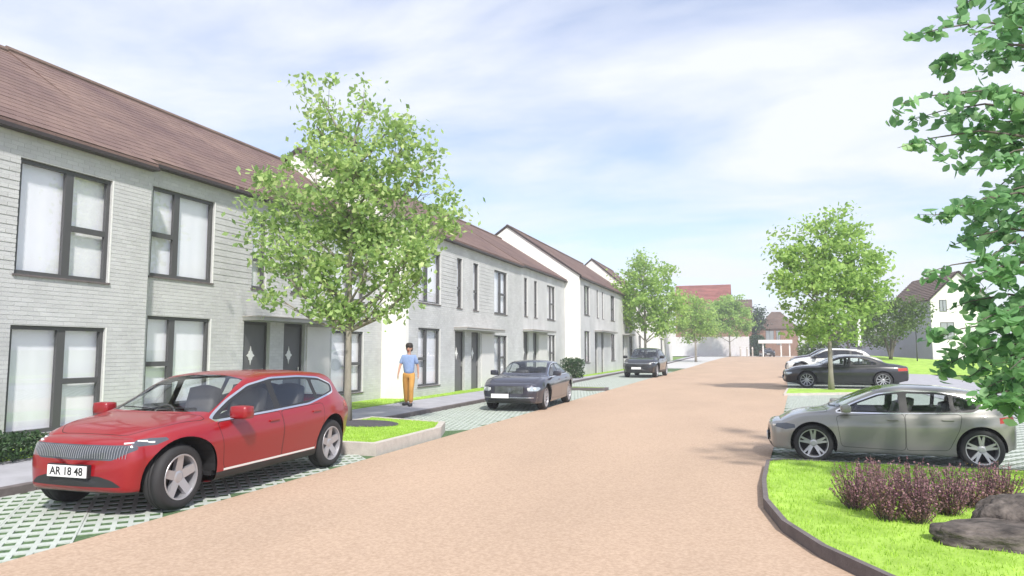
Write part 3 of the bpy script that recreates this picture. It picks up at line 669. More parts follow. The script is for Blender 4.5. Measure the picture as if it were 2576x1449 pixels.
def lamp(loc, label, h, headbox):
    t = thing('street_lamp', label, 'street lamp', loc)
    MB().tube([(0, 0, 0), (0, 0, h * .45), (0, 0, h)], [.09, .08, .06] if headbox else [.05, .045, .04], 12).build('post', M['post'] if headbox else M['darkmetal'], t, smooth=True)
    if headbox:
        MB().box(-.16, .16, -.16, .16, h * .40, h * .46).build('collar', M['darkmetal'], t); MB().box(-.11, .11, -.11, .11, h * .46, h).build('upper_post', M['post'], t)
    else:
        MB().lathe([(0, h), (.10, h + .02), (.16, h + .13), (.13, h + .25), (0, h + .30)], 16, 'z').build('lantern', M['post'], t, smooth=True)
        MB().lathe([(.17, h + .24), (.1, h + .31), (0, h + .34)], 16, 'z').build('cap', M['darkmetal'], t, smooth=True)
lamp((8.1, 60.9, .1), 'square white lamp post behind the white parked car', 4.25, True)
lamp((13.5, 68.2, .6), 'slender dark lamp post with a small white globe in front of the lilac grey wall', 3.2, False)

# ------------------------------------------------------------------ leaves
def leaf_verts(P, size, up=0.5, shape='quad', axis=None):
    """P: n x 3 positions; returns vertices for one polygon per leaf"""
    n = len(P); nrm = RNG.normal(0, 1, (n, 3)); nrm[:, 2] += up; nrm /= np.linalg.norm(nrm, axis=1)[:, None]
    d = RNG.normal(0, 1, (n, 3)); d -= nrm * (d * nrm).sum(1)[:, None]; d /= np.linalg.norm(d, axis=1)[:, None]
    s = np.cross(nrm, d); L = (size * RNG.uniform(.65, 1.3, n))[:, None]
    if shape == 'quad': tpl = [(-.5, 0), (0.02, .30), (.5, 0), (0.02, -.30)]
    else: tpl = [(-.5, 0), (-.28, .26), (.05, .34), (.32, .20), (.55, 0), (.32, -.20), (.05, -.34), (-.28, -.26)]
    out_ = np.stack([P + d * L * a + s * L * b + nrm * L * (-.10 * abs(b) * 2 if shape != 'quad' else 0) for a, b in tpl], axis=1)
    return out_.reshape(-1, 3), len(tpl)
def tree(label, loc, blobs, trunk_r, fork, nsub, per, size, leafm, barkm, name='street_tree', spread=.28, depth=1.0, group=None, stems=1, up=.5, grate=False, seed=1, rake=0.02):
    rnd = random.Random(seed); t = thing(name, label, 'tree', loc, group=group)
    la = Vector((math.cos(YAW), math.sin(YAW), 0)); da = Vector((-math.sin(YAW), math.cos(YAW), 0))
    top = max(b[1] + b[3] for b in blobs)
    tm = MB(); subs = []
    for s in range(stems):
        a = 2 * math.pi * s / max(1, stems); lean = .0 if stems == 1 else .28
        pts = [Vector((0, 0, -.06))]; n = 9; hh = top * (.8 if stems == 1 else .5)
        for i in range(1, n + 1):
            z = hh * i / n; pts.append(Vector((math.cos(a) * lean * z + rnd.uniform(-.4, .4) * rake * (i > 1), math.sin(a) * lean * z + rnd.uniform(-.4, .4) * rake * (i > 1), z)))
        tm.tube(pts, [trunk_r * 1.35] + [trunk_r * (1 - .82 * i / n) for i in range(1, n + 1)], 10)
        if s == 0: trunkpts = pts
    vol = [b[2] * b[2] * b[3] for b in blobs]; tot = sum(vol)
    def trunk_at(z):
        for p, q in zip(trunkpts, trunkpts[1:]):
            if q.z >= z: k = (z - p.z) / max(1e-6, q.z - p.z); return p.lerp(q, max(0, k))
        return trunkpts[-1]
    br = MB()
    for b, v in zip(blobs, vol):
        cx, cz, rx, rzz = b[:4]; c = la * cx + Vector((0, 0, cz)) + da * (b[4] if len(b) > 4 else rnd.uniform(-.4, .4) * rx)
        s0 = trunk_at(max(fork, cz - abs(cx) * .8 - .8 * rzz)); mid = s0.lerp(c, .5) + Vector((0, 0, -.08 * (c - s0).length))
        r0 = trunk_r * .42; br.tube([s0, mid, c], [r0, r0 * .6, r0 * .3], 6, False)
        k = max(3, int(nsub * (v / tot) ** 1.0))
        for i in range(k):
            while True:
                p = Vector((rnd.uniform(-1, 1), rnd.uniform(-1, 1), rnd.uniform(-1, 1)))
                if p.length <= 1: break
            p = p * (.6 + .4 * p.length)
            q = c + la * p.x * rx + da * p.y * rx * depth + Vector((0, 0, p.z * rzz)); subs.append(q)
            s1 = mid.lerp(c, rnd.uniform(.1, 1)); m2 = s1.lerp(q, .55) + Vector((0, 0, rnd.uniform(-.05, .1)))
            br.tube([s1, m2, q], [r0 * .25, r0 * .14, r0 * .05], 4, False)
    tm.build('trunk', barkm, t, smooth=True); br.build('branches', barkm, t, smooth=True)
    Sx = np.array([tuple(q) for q in subs]); idx = np.repeat(np.arange(len(Sx)), per)
    sc = spread * RNG.uniform(.6, 1.3, len(Sx))[idx][:, None]
    P = Sx[idx] + RNG.normal(0, 1, (len(idx), 3)) * sc * np.array([1, 1, .62])
    P = P[P[:, 2] > .25]
    v, k = leaf_verts(P, size, up); o = fast_mesh('crown', v, k, leafm, t); tag(o, kind='stuff')
    return t
def blobpx(base, mpp, L):    # outline of a crown measured in pixels round the trunk foot -> metres
    return [((cx - base[0]) * mpp, (base[1] - cy) * mpp * 1.0, rx * mpp, ry * mpp) for cx, cy, rx, ry in L]
B1 = blobpx((878, 1085), .00845, [(905, 240, 60, 60), (800, 250, 60, 65), (780, 310, 55, 50), (880, 340, 120, 80), (990, 290, 60, 60), (1010, 370, 90, 80), (1090, 400, 45, 80), (900, 440, 150, 80),
    (760, 430, 60, 60), (700, 500, 100, 60), (1060, 490, 90, 70), (850, 540, 190, 90), (660, 560, 80, 70), (1080, 580, 90, 70), (1140, 570, 40, 50), (640, 620, 55, 55), (960, 600, 150, 80), (760, 640, 120, 70), (800, 710, 100, 50), (930, 690, 120, 60),
    (1040, 660, 90, 60), (800, 770, 80, 45), (700, 690, 70, 50), (960, 785, 60, 40), (860, 770, 60, 50), (990, 740, 50, 35), (1075, 710, 60, 45), (860, 815, 45, 25), (830, 800, 50, 28), (910, 800, 45, 28), (700, 770, 55, 30), (1010, 770, 45, 25)])
tree('large light green street tree growing from the small grass island beside the red car', (-8.27, 13.2, .19), B1, .085, 1.95, 300, 46, .14, M['leaf'], M['bark'], seed=3, spread=.20, depth=.85)
foot_disc = MB().lathe([(0, .0), (.55, .0), (.62, -.02), (.64, -.05)], 28, 'z').build('tree_pit', M['soil'], loc=(-7.75, 13.0, .235)); tag(foot_disc, 'round dark soil disc at the foot of the large street tree', 'tree pit')
foot_disc.scale = (1.25, .8, 1)  # flat dark ellipse lying just over the grass beside the trunk
B2 = blobpx((2085, 985), .0180, [(2085, 575, 40, 35), (2080, 620, 70, 45), (2150, 620, 50, 45), (2010, 640, 55, 40), (2170, 680, 60, 50), (2080, 690, 90, 60), (1985, 690, 50, 45), (2030, 740, 90, 50), (2140, 750, 90, 60), (2200, 740, 45, 45), (1970, 720, 35, 40), (2060, 810, 90, 50), (2160, 800, 60, 50), (2080, 850, 60, 30), (2030, 850, 40, 25)])
tree('tall airy green street tree in front of the black car on the right', (3.15, 32.3, .05), B2, .11, 2.2, 230, 50, .20, M['leaf_far'], M['bark'], seed=5, spread=.25, depth=.9)
def stree(lab, px, base_y, Z, L, loc, seed, n=190, per=38, size=.30):
    tree(lab, loc, blobpx((px, base_y), Z / 1750 * 1.0, L), .13, 2.3, n, per, size, M['leaf_far'], M['bark'], seed=seed, spread=.38, group='small green trees along the left kerb')
stree('light green street tree directly behind the dark car parked farthest up the left kerb', 1645, 930, 62, [(1650, 665, 35, 30), (1635, 700, 55, 35), (1700, 700, 35, 30), (1600, 745, 40, 35), (1660, 750, 75, 40), (1715, 770, 35, 45), (1640, 800, 70, 35), (1600, 800, 35, 30), (1690, 820, 45, 30)], (-8.6, 60.5, gz(60)), 11)
stree('small street tree just right of the tree behind the farthest dark car', 1742, 915, 85, [(1742, 768, 30, 26), (1720, 798, 34, 30), (1762, 805, 36, 32), (1735, 838, 42, 24), (1700, 828, 28, 24), (1780, 838, 28, 22)], (-6.3, 86.5, gz(86)), 12, 150, 34)
stree('round light green tree on a thin dark trunk near the end of the road', 1823, 897, 118, [(1822, 768, 30, 22), (1800, 795, 32, 28), (1845, 795, 32, 28), (1822, 825, 45, 25), (1782, 828, 30, 22), (1862, 828, 26, 24), (1822, 790, 45, 36)], (-3.2, 116.5, gz(116)), 13, 190, 34, .42)
DB = [(-2.2, 4.6, 1.6, 1.1), (0, 5.2, 1.9, 1.2), (2.0, 4.8, 1.5, 1.1), (-1.4, 3.6, 1.6, .8), (1.6, 3.7, 1.6, .9), (.1, 3.0, 1.5, .7)]
tree('short dark multi-stemmed tree on the lawn in front of the lilac grey wall', (11.15, 66.3, 1.0), [(a * .95, b * .92 - .3, c * .95, d) for a, b, c, d in DB], .11, 1.2, 150, 30, .26, M['leaf_dark'], M['bark_dk'], 'multi_stem_tree', spread=.36, stems=5, seed=17)
tree('dark green tree behind the hedge right of the red-roofed house', (1.2, 136.5, gz(130)), [(0, 7.5, 1.6, 1.8), (.6, 5.5, 2.0, 1.5), (-.8, 5.2, 1.5, 1.4)], .15, 3, 110, 26, .4, M['leaf_hedge'], M['bark_dk'], 'dark_tree', spread=.5, seed=18)
tree('dark green tree low behind the crown of the tall street tree', (9.3, 78, gz(78)), [(-2, 3.2, 2.0, 1.2), (1, 3.4, 2.2, 1.3), (3.2, 2.8, 1.6, 1.0)], .15, 1.4, 130, 26, .32, M['leaf_dark'], M['bark_dk'], 'dark_tree', spread=.45, seed=19)
def bush(name, label, loc, sx_, sy_, h, n, size, lm, cat='shrub', trim=True, group=None, kind=None):
    t = thing(name, label, cat, loc, group=group)
    P = RNG.uniform(-1, 1, (n * 2, 3)); 
    if trim: ok = (np.abs(P) ** 4).sum(1) < 1.15
    else: ok = (P ** 2).sum(1) < 1
    P = P[ok][:n]; P += RNG.normal(0, .05, P.shape); P = P * np.array([sx_ / 2, sy_ / 2, h / 2]); P[:, 2] += h / 2
    v, k = leaf_verts(P, size, .4); o = fast_mesh('foliage', v, k, lm, t); tag(o, kind='stuff')
    m = MB()
    rr = random.Random(3)
    for i in range(9):
        x, y = rr.uniform(-.3, .3) * sx_, rr.uniform(-.3, .3) * sy_; m.tube([(x * .5, y * .5, -.05), (x, y, h * .75)], [.02, .008], 5)
    m.build('stems', M['bark_dk'], t); return t
bush('low_hedge', 'low dark ground-cover hedge at the left edge in front of the nearest house', (-10.7, 6.4, .1), .9, 3.6, .40, 9000, .06, M['leaf_hedge'], 'hedge')
bush('box_shrub', 'round dark green shrub by the tall white gable behind the saloon car', (-10.0, 40.2, .1), 1.3, 1.6, 1.15, 2600, .11, M['leaf_hedge'])
bush('clipped_hedge', 'dark clipped hedge at the end of the road beside the bollards', (1.0, 128.5, gz(128)), 2.6, 3, 3.6, 2600, .3, M['leaf_hedge'], 'hedge')
bush('clipped_hedge', 'green hedge behind the white cars on the right', (6.8, 80, gz(80)), 4.2, 2.4, 2.3, 2600, .25, M['leaf_dark'], 'hedge')

# near tree on the right: branches from a trunk just outside the frame
def near_tree():
    t = thing('leafy_tree', 'broad-leaved dark green tree whose drooping branches hang in at the right edge', 'tree', (3.62, 9.45, .09))
    base = Vector((3.62, 9.45, .09)); fwd = Vector((-math.sin(YAW) * math.cos(PITCH), math.cos(YAW) * math.cos(PITCH), math.sin(PITCH))); rt = Vector((math.cos(YAW), math.sin(YAW), 0)); up = rt.cross(fwd)
    Cc = Vector((0, 0, CAM_H))
    def W(px, py, Z): return Cc + Z * (fwd + rt * (px - 1288) / 1750 - up * (py - 724.5) / 1750) - base
    tm = MB(); tm.tube([(0, 0, -.1), (.03, 0, 1.2), (-.02, .03, 2.6), (.03, .0, 4.2), (0, 0, 5.8), (.05, 0, 7.4)], [.17, .14, .12, .10, .07, .03], 14); tm.build('trunk', M['bark_dk'], t, smooth=True)
    tips = [(2262, 262, 7.6), (2290, 95, 7.7), (2345, 170, 8.1), (2400, 20, 8.0), (2258, 372, 7.5), (2300, 300, 8.4), (2370, 250, 7.2), (2380, 400, 8.3), (2440, 90, 7.4), (2470, 190, 8.6), (2440, 330, 7.9), (2520, 40, 8.2), (2540, 250, 7.6),
            (2510, 400, 7.1), (2345, 545, 7.9), (2318, 690, 7.5), (2390, 620, 8.2), (2420, 520, 7.4), (2460, 600, 8.6), (2440, 700, 7.2), (2380, 780, 8.4), (2400, 880, 7.9), (2440, 820, 7.3), (2480, 900, 8.2), (2470, 980, 7.7), (2520, 700, 8.0), (2530, 820, 7.5), (2540, 930, 7.2),
            (2500, 780, 8.8), (2550, 560, 7.6), (2540, 1000, 8.1), (2420, 960, 8.4), (2550, 480, 8.5), (2500, 500, 8.0), (2560, 150, 8.4), (2420, 420, 8.6), (2560, 640, 8.2), (2460, 850, 7.6), (2550, 870, 8.3), (2490, 300, 7.7), (2570, 330, 8.0),
            (2480, 655, 7.5), (2560, 760, 7.9), (2500, 960, 7.9), (2570, 1010, 7.5), (2350, 850, 7.8), (2362, 925, 8.1), (2440, 1015, 7.6), (2400, 730, 8.0), (2520, 1035, 7.7)]
    tips = [W(*p) for p in tips]
    rnd = random.Random(5)      # the rest of the crown outside the frame
    for i in range(38):
        a = rnd.uniform(-.9, 2.2); r = rnd.uniform(.8, 2.0); tips.append(Vector((math.cos(a) * r + .25, math.sin(a) * r, rnd.uniform(1.6, 7.6))))
    br = MB(); pts = []
    for q in tips:
        z0 = max(.9, min(7.0, q.z + rnd.uniform(.0, .5) - .15 * q.xy.length)); s = Vector((0, 0, z0)); m = s.lerp(q, .55) + Vector((0, 0, .22))
        br.tube([s, s.lerp(m, .5) + Vector((0, 0, .05)), m, m.lerp(q, .6) + Vector((0, 0, .03)), q], [.024, .018, .012, .007, .003], 5, False)
        L = (q - s).length
        for k in range(rnd.randint(4, 6)):    # side twigs with leaves
            u = rnd.uniform(.45, 1.0); p = (s.lerp(m, u / .55) if u < .55 else m.lerp(q, (u - .55) / .45))
            e = p + Vector((rnd.uniform(-1, 1), rnd.uniform(-1, 1), rnd.uniform(-.6, .25))) * .26; br.tube([p, e], [.004, .002], 4, False)
            for j in range(rnd.randint(9, 13)):
                w_ = p.lerp(e, rnd.uniform(.1, 1.1)); pts.append(w_ + Vector((rnd.gauss(0, .05), rnd.gauss(0, .05), rnd.gauss(-.02, .04))))
        for j in range(8): pts.append(m.lerp(q, rnd.uniform(.6, 1.02)) + Vector((rnd.gauss(0, .035), rnd.gauss(0, .035), rnd.gauss(0, .035))))
    br.build('branches', M['bark_dk'], t, smooth=True)
    vis = []; rest = []
    for p in pts:
        v = p + base - Cc; zc = v.dot(fwd); px = 1288 + 1750 * v.dot(rt) / zc; (vis if (px < 2590 and zc > 0) else rest).append((zc, p))
    vis.sort(key=lambda a: a[0]); sing = vis[:300]; rest = [p for _, p in rest + vis[300:]]
    v, k = leaf_verts(np.array([(0, 0, 0)]), 1.0, 0, 'oval'); 
    lm = MB(); tpl = [(-.5, 0), (-.28, .24), (.05, .32), (.32, .19), (.58, 0), (.32, -.19), (.05, -.32), (-.28, -.24)]
    lm.add([(a, b, -abs(b) * .25) for a, b in tpl] + [(-.2, 0, 0), (.2, 0, .0)], [(0, 8, 7), (0, 1, 8), (1, 2, 9, 8), (2, 3, 9), (3, 4, 9), (4, 5, 9), (5, 6, 9), (6, 7, 8, 9)])
    first = None
    for _, p in sing:
        if first is None: first = lm.build('leaf', M['leaf_near'], t, smooth=True); o = first
        else: o = first.copy(); COL.objects.link(o)
        s = rnd.uniform(.105, .16); o.location = p; o.scale = (s, s, s); o.rotation_euler = (rnd.gauss(0, .7), rnd.gauss(.3, .6), rnd.uniform(0, 6.28))
    v, k = leaf_verts(np.array([tuple(p) for p in rest]), .13, 1.0, 'oval'); tag(fast_mesh('leaves', v, k, M['leaf_near'], t), kind='stuff')
near_tree()

# heather shrubs and rocks on the right lawn
def heather(loc, h, r, label, seed):
    t = thing('heather_shrub', label, 'shrub', loc, group='purple heather shrubs on the near lawn'); rnd = random.Random(seed); V = []; st = MB()
    for i in range(85):
        a = rnd.uniform(0, 6.283); q = rnd.random() ** .6; d = Vector((math.cos(a) * q * r * 1.1, math.sin(a) * q * r * 1.1, h * rnd.uniform(.5, 1.25) * (1 - .2 * q))); b = Vector((d.x * .25, d.y * .25, 0))
        st.tube([b, d], [.004, .002], 3, False); n = 26
        for j in range(n):
            u = .22 + .8 * j / n; p = b.lerp(d, u); V.append((p.x + rnd.gauss(0, .007), p.y + rnd.gauss(0, .007), p.z))
    st.build('stems', M['bark_dk'], t); v, k = leaf_verts(np.array(V), .026, .6); tag(fast_mesh('flower_spikes', v, k, M['heather'], t), kind='stuff')
hl = ['purple heather clump at the left end of the heather row', 'purple heather clump at the back, just right of the left end of the row', 'purple heather clump reaching farthest forward on the lawn', 'purple heather clump left of the flat rock', 'purple heather clump in the middle back of the row',
      'purple heather clump behind the left end of the rocks', 'sparse heather clump behind the dark upright rock', 'thin heather clump at the right end of the row']
for i, (x, y, h, r) in enumerate([(.98, 8.1, .46, .23), (1.22, 8.5, .44, .24), (1.20, 7.68, .48, .23), (1.46, 7.66, .50, .24), (1.55, 8.35, .46, .26), (1.82, 8.12, .48, .25), (2.15, 8.6, .42, .25), (2.45, 8.8, .42, .24)]):
    heather((x, y, .095), h, r, hl[i], 30 + i)
def rock(loc, sc, label, seed, rz=0):
    bm = bmesh.new(); bmesh.ops.create_icosphere(bm, subdivisions=5, radius=1)
    from mathutils import noise
    for v in bm.verts:
        p = v.co.copy(); o = Vector((seed * 3.1, seed, 0))
        d = 1 + .30 * noise.noise(p * 1.1 + o) + .13 * noise.noise(p * 2.7 + o) + .05 * noise.noise(p * 7 + o); c = noise.cell(p * 1.6 + o) * .05
        v.co = p * (d + c)
        v.co.z = min(v.co.z, .82 + .1 * noise.noise(p * 2 + o))
    me = bpy.data.meshes.new('rock'); bm.to_mesh(me); bm.free()
    o = link('garden_rock', me, M['rock'], smooth=True, loc=loc); o.scale = sc; o.rotation_euler = (0, 0, rz); tag(o, label, 'rock', 'rocks on the near lawn')
rock((1.98, 7.10, .14), (.52, .30, .17), 'long low flat rock lying in front of the heather', 1, .2)
rock((2.20, 7.55, .19), (.42, .26, .30), 'dark upright rock behind the flat rock', 2, .6)
rock((2.66, 7.30, .18), (.36, .34, .26), 'large dark rock at the right picture edge', 4, 1.2)
# ------------------------------------------------------------------ cars
def cr(tab, x):      # smooth monotone-ish interpolation over a table [(x, v)] sorted by x
    if x <= tab[0][0]: return tab[0][1]
    if x >= tab[-1][0]: return tab[-1][1]
    for i in range(len(tab) - 1):
        if x <= tab[i + 1][0]:
            x0, v0 = tab[i]; x1, v1 = tab[i + 1]
            def sl(k):
                if k <= 0 or k >= len(tab) - 1: return (tab[min(k + 1, len(tab) - 1)][1] - tab[max(k - 1, 0)][1]) / (tab[min(k + 1, len(tab) - 1)][0] - tab[max(k - 1, 0)][0])
                a = (tab[k][1] - tab[k - 1][1]) / (tab[k][0] - tab[k - 1][0]); b = (tab[k + 1][1] - tab[k][1]) / (tab[k + 1][0] - tab[k][0])
                return 0 if a * b <= 0 else 2 * a * b / (a + b)
            h = x1 - x0; t = (x - x0) / h; m0, m1 = sl(i) * h, sl(i + 1) * h
            return (2 * t ** 3 - 3 * t * t + 1) * v0 + (t ** 3 - 2 * t * t + t) * m0 + (-2 * t ** 3 + 3 * t * t) * v1 + (t ** 3 - t * t) * m1
def bspline(P, n):
    P = [P[0]] * 2 + P + [P[-1]] * 2; out_ = []; segs = len(P) - 3
    for i in range(n):
        u = i / (n - 1) * segs; k = min(int(u), segs - 1); t = u - k; a, b, c, d = P[k:k + 4]
        w0, w1, w2, w3 = (1 - t) ** 3 / 6, (3 * t ** 3 - 6 * t * t + 4) / 6, (-3 * t ** 3 + 3 * t * t + 3 * t + 1) / 6, t ** 3 / 6
        out_.append((a[0] * w0 + b[0] * w1 + c[0] * w2 + d[0] * w3, a[1] * w0 + b[1] * w1 + c[1] * w2 + d[1] * w3))
    return out_
def section(sp, x):
    W = sp['W'] / 2 * cr(sp['plan'], x); zt = cr(sp['top'], x); zs = min(cr(sp['belt'], x), zt - .03); zb = cr(sp['bottom'], x)
    g = max(0, min(1, (zt - zs - .05) / .36)); wr = W * (.80 + (sp.get('rail', .665) - .80) * g); zr = zs + (zt - zs) * (.62 + .28 * g); h = zs - zb
    P = [(0, zb), (.45 * W, zb), (.84 * W, zb), (.93 * W, zb + .02), (.955 * W, zb + .12 * h), (.97 * W, zb + .34 * h), (1.0 * W, zb + .58 * h), (1.005 * W, zb + .72 * h), (.99 * W, zb + .80 * h), (.965 * W, zb + .93 * h), (.93 * W, zs - .005),
         (.905 * W - .01 * g, zs + .02 + .02 * g), (.905 * W + (wr - .905 * W) * .52, zs + (zr - zs) * .5), (wr + .02 * g, zr - .03 * g), (wr - .02, zr + .35 * (zt - zr)), (.72 * wr, zt - .006 - .012 * g), (.38 * wr, zt), (0, zt)]
    return bspline(P, 46)
def loft(sp):
    xf, xr = sp['xf'], sp['xr']; n = 84; NS = 46; rows = []
    for i in range(n + 1): x = xr + (xf - xr) * i / n; rows.append([(x, y, z) for y, z in section(sp, x)])
    def cap(base, x0, depth, zc, rev, lean):
        rws = []; K = 12
        for k in range(1, K + 1):
            th = math.pi / 2 * k / K; c = max(0.0, math.cos(th)) ** .42; dx = math.sin(th) ** .9 * depth
            if k == K: c = 0.0
            rws.append([(x0 + (dx * (1 - .25 * (y / (sp['W'] / 2)) ** 2) - lean * max(0, zc + (z - zc) * c - zc)) * rev, y * c, zc + (z - zc) * c) for _, y, z in base])
        return rws
    fr = cap(rows[-1], xf, sp.get('nose', .16), sp.get('zcf', .55), 1, sp.get('leanf', .10)); rr_ = cap(rows[0], xr, sp.get('tail', .12), sp.get('zcr', .7), -1, sp.get('leanr', .08))
    rows = rr_[::-1] + rows + fr
    bm = bmesh.new(); full = []
    for r in rows:
        ring = [bm.verts.new(p) for p in r] + [bm.verts.new((p[0], -p[1], p[2])) for p in r[-2:0:-1]]; full.append(ring)
    m = len(full[0])
    for a, b in zip(full, full[1:]):
        for k in range(m):
            k2 = (k + 1) % m
            try: bm.faces.new((a[k], b[k], b[k2], a[k2]))
            except ValueError: pass
    bmesh.ops.remove_doubles(bm, verts=bm.verts, dist=1e-4); bmesh.ops.dissolve_degenerate(bm, dist=1e-5, edges=bm.edges)
    bmesh.ops.recalc_face_normals(bm, faces=bm.faces); return bm
def pinp(x, y, poly): return pip(x, y, poly)
def cut(bm, poly, u, v, filt):
    u = Vector(u); v = Vector(v); nn = u.cross(v); n = len(poly)
    x0, x1 = min(p[0] for p in poly) - .002, max(p[0] for p in poly) + .002; y0, y1 = min(p[1] for p in poly) - .002, max(p[1] for p in poly) + .002
    def cands():
        r = []
        for f in bm.faces:
            if not filt(f): continue
            a = [w_.co.dot(u) for w_ in f.verts]; b = [w_.co.dot(v) for w_ in f.verts]
            if max(a) > x0 and min(a) < x1 and max(b) > y0 and min(b) < y1: r.append(f)
        return r
    fs = cands()
    for i in range(n):
        a = Vector(poly[i]); b = Vector(poly[(i + 1) % n]); d = (b - a)
        if d.length < 1e-6: continue
        d.normalize(); e0, e1 = min(a.x, b.x) - .01, max(a.x, b.x) + .01; g0, g1 = min(a.y, b.y) - .01, max(a.y, b.y) + .01
        sel = []
        for f in fs:
            if not f.is_valid: continue
            A = [w_.co.dot(u) for w_ in f.verts]; B = [w_.co.dot(v) for w_ in f.verts]
            if max(A) >= e0 and min(A) <= e1 and max(B) >= g0 and min(B) <= g1: sel.append(f)
        if not sel: continue
        geom = list({x for f in sel for x in list(f.verts) + list(f.edges)} | set(sel)); co = u * a.x + v * a.y; no = u * (-d.y) + v * d.x
        ret = bmesh.ops.bisect_plane(bm, geom=geom, plane_co=co, plane_no=no, dist=1e-5)
        fs = list({f for f in fs if f.is_valid} | {f for f in ret['geom'] if isinstance(f, bmesh.types.BMFace) and f.is_valid and filt(f)})
    ins = []
    for f in fs:
        if not f.is_valid: continue
        c = f.calc_center_median()
        if pinp(c.dot(u), c.dot(v), poly): ins.append(f)
    return ins
def grow(poly, d):
    n = len(poly); P = [Vector((*p, 0)) for p in poly]; ar = sum(P[i - 1].x * P[i].y - P[i].x * P[i - 1].y for i in range(n)); s = 1 if ar > 0 else -1; o = []
    for i in range(n):
        a, b, c = P[i - 1], P[i], P[(i + 1) % n]; d1 = (b - a).normalized(); d2 = (c - b).normalized(); nn = Vector((d1.y, -d1.x, 0)) + Vector((d2.y, -d2.x, 0))
        nn.normalize(); k = d / max(.5, abs(nn.dot(Vector((d1.y, -d1.x, 0))))); o.append((b.x + nn.x * k * s, b.y + nn.y * k * s))
    return o
def rnd_poly(P, r=.05, k=3):
    out_ = []; n = len(P)
    for i in range(n):
        a, b, c = Vector(P[i - 1]), Vector(P[i]), Vector(P[(i + 1) % n]); q = min(r, (a - b).length * .45, (c - b).length * .45); s, e = b + (a - b).normalized() * q, b + (c - b).normalized() * q
        for j in range(k + 1): t = j / k; out_.append(tuple(s * (1 - t) ** 2 + b * 2 * t * (1 - t) + e * t * t))
    return out_
WHEELS = {}
def wheel_meshes(style, Rw, wd):
    key = (style, Rw, wd)
    if key in WHEELS: return WHEELS[key]
    h = wd / 2; rr = Rw * (.74 if style != 'five' else .70)
    ty = MB(); ty.lathe([(rr - .01, -h * .9), (rr + .012, -h * .98), (rr + (Rw - rr) * .55, -h), (Rw - .018, -h * .86), (Rw - .003, -h * .62), (Rw, -h * .2), (Rw - .006, -h * .18), (Rw - .006, -h * .12), (Rw, -h * .1), (Rw, h * .1), (Rw - .006, h * .12), (Rw - .006, h * .18), (Rw, h * .2), (Rw - .003, h * .62), (Rw - .018, h * .86), (rr + (Rw - rr) * .55, h), (rr + .012, h * .98), (rr - .01, h * .9)], 56)
    rm = MB(); rm.lathe([(rr + .002, h * .90), (rr - .004, h * .97), (rr - .018, h * .95), (rr - .024, h * .6), (rr - .03, -h * .8)], 48)
    ns = {'five': 5, 'twin': 5, 'multi': 10}[style]
    for i in range(ns):
        A = 2 * math.pi * i / ns + .3
        offs = (-.17, .17) if style == 'twin' else (0,)
        for of in offs:
            a0 = A + of * .35; a1 = A + of; w0 = .030 if style == 'twin' else .05 if style == 'five' else .018; w1 = .016 if style == 'twin' else .045 if style == 'five' else .014
            p0 = Vector((math.cos(a0) * .06, 0, math.sin(a0) * .06)); p1 = Vector((math.cos(a1) * (rr - .012), 0, math.sin(a1) * (rr - .012))); d = (p1 - p0).normalized(); s = Vector((-d.z, 0, d.x))
            y0, y1, yb = h * .62, h * .84, .05
            vs = [p0 + s * w0 + Vector((0, y0, 0)), p0 - s * w0 + Vector((0, y0, 0)), p1 - s * w1 + Vector((0, y1, 0)), p1 + s * w1 + Vector((0, y1, 0))]
            rm.add(vs + [q - Vector((0, yb, 0)) for q in vs], [(0, 1, 2, 3), (1, 0, 4, 5), (2, 1, 5, 6), (3, 2, 6, 7), (0, 3, 7, 4)])
    rm.lathe([(0, h * .70), (.045, h * .69), (.075, h * .60), (.08, h * .35)], 20)
    bk = MB(); bk.lathe([(0, h * .02), (rr * .62, h * .02), (rr * .62, -.02), (rr - .03, -h * .3)], 32)
    def me(b, n): m_ = bpy.data.meshes.new(n); m_.from_pydata(b.v, [], b.f); m_.update(); m_.polygons.foreach_set('use_smooth', [n != 'rim'] * len(m_.polygons)); return m_
    WHEELS[key] = (me(ty, 'tyre'), me(rm, 'rim'), me(bk, 'brake')); return WHEELS[key]
def blob(mb_c, r, name, m, parent, rot=None, k=.35):
    """rounded box: centre, half sizes"""
    bm = bmesh.new(); bmesh.ops.create_cube(bm, size=2); bmesh.ops.subdivide_edges(bm, edges=bm.edges, cuts=4, use_grid_fill=True)
    for v in bm.verts:
        p = v.co.copy(); q = p.normalized() * 1.25; s = p.lerp(q, k); v.co = Vector((s.x * r[0], s.y * r[1], s.z * r[2]))
    me = bpy.data.meshes.new(name); bm.to_mesh(me); bm.free(); o = link(name, me, m, parent, True, loc=mb_c)
    if rot: o.rotation_euler = rot
    return o
CARS = {}
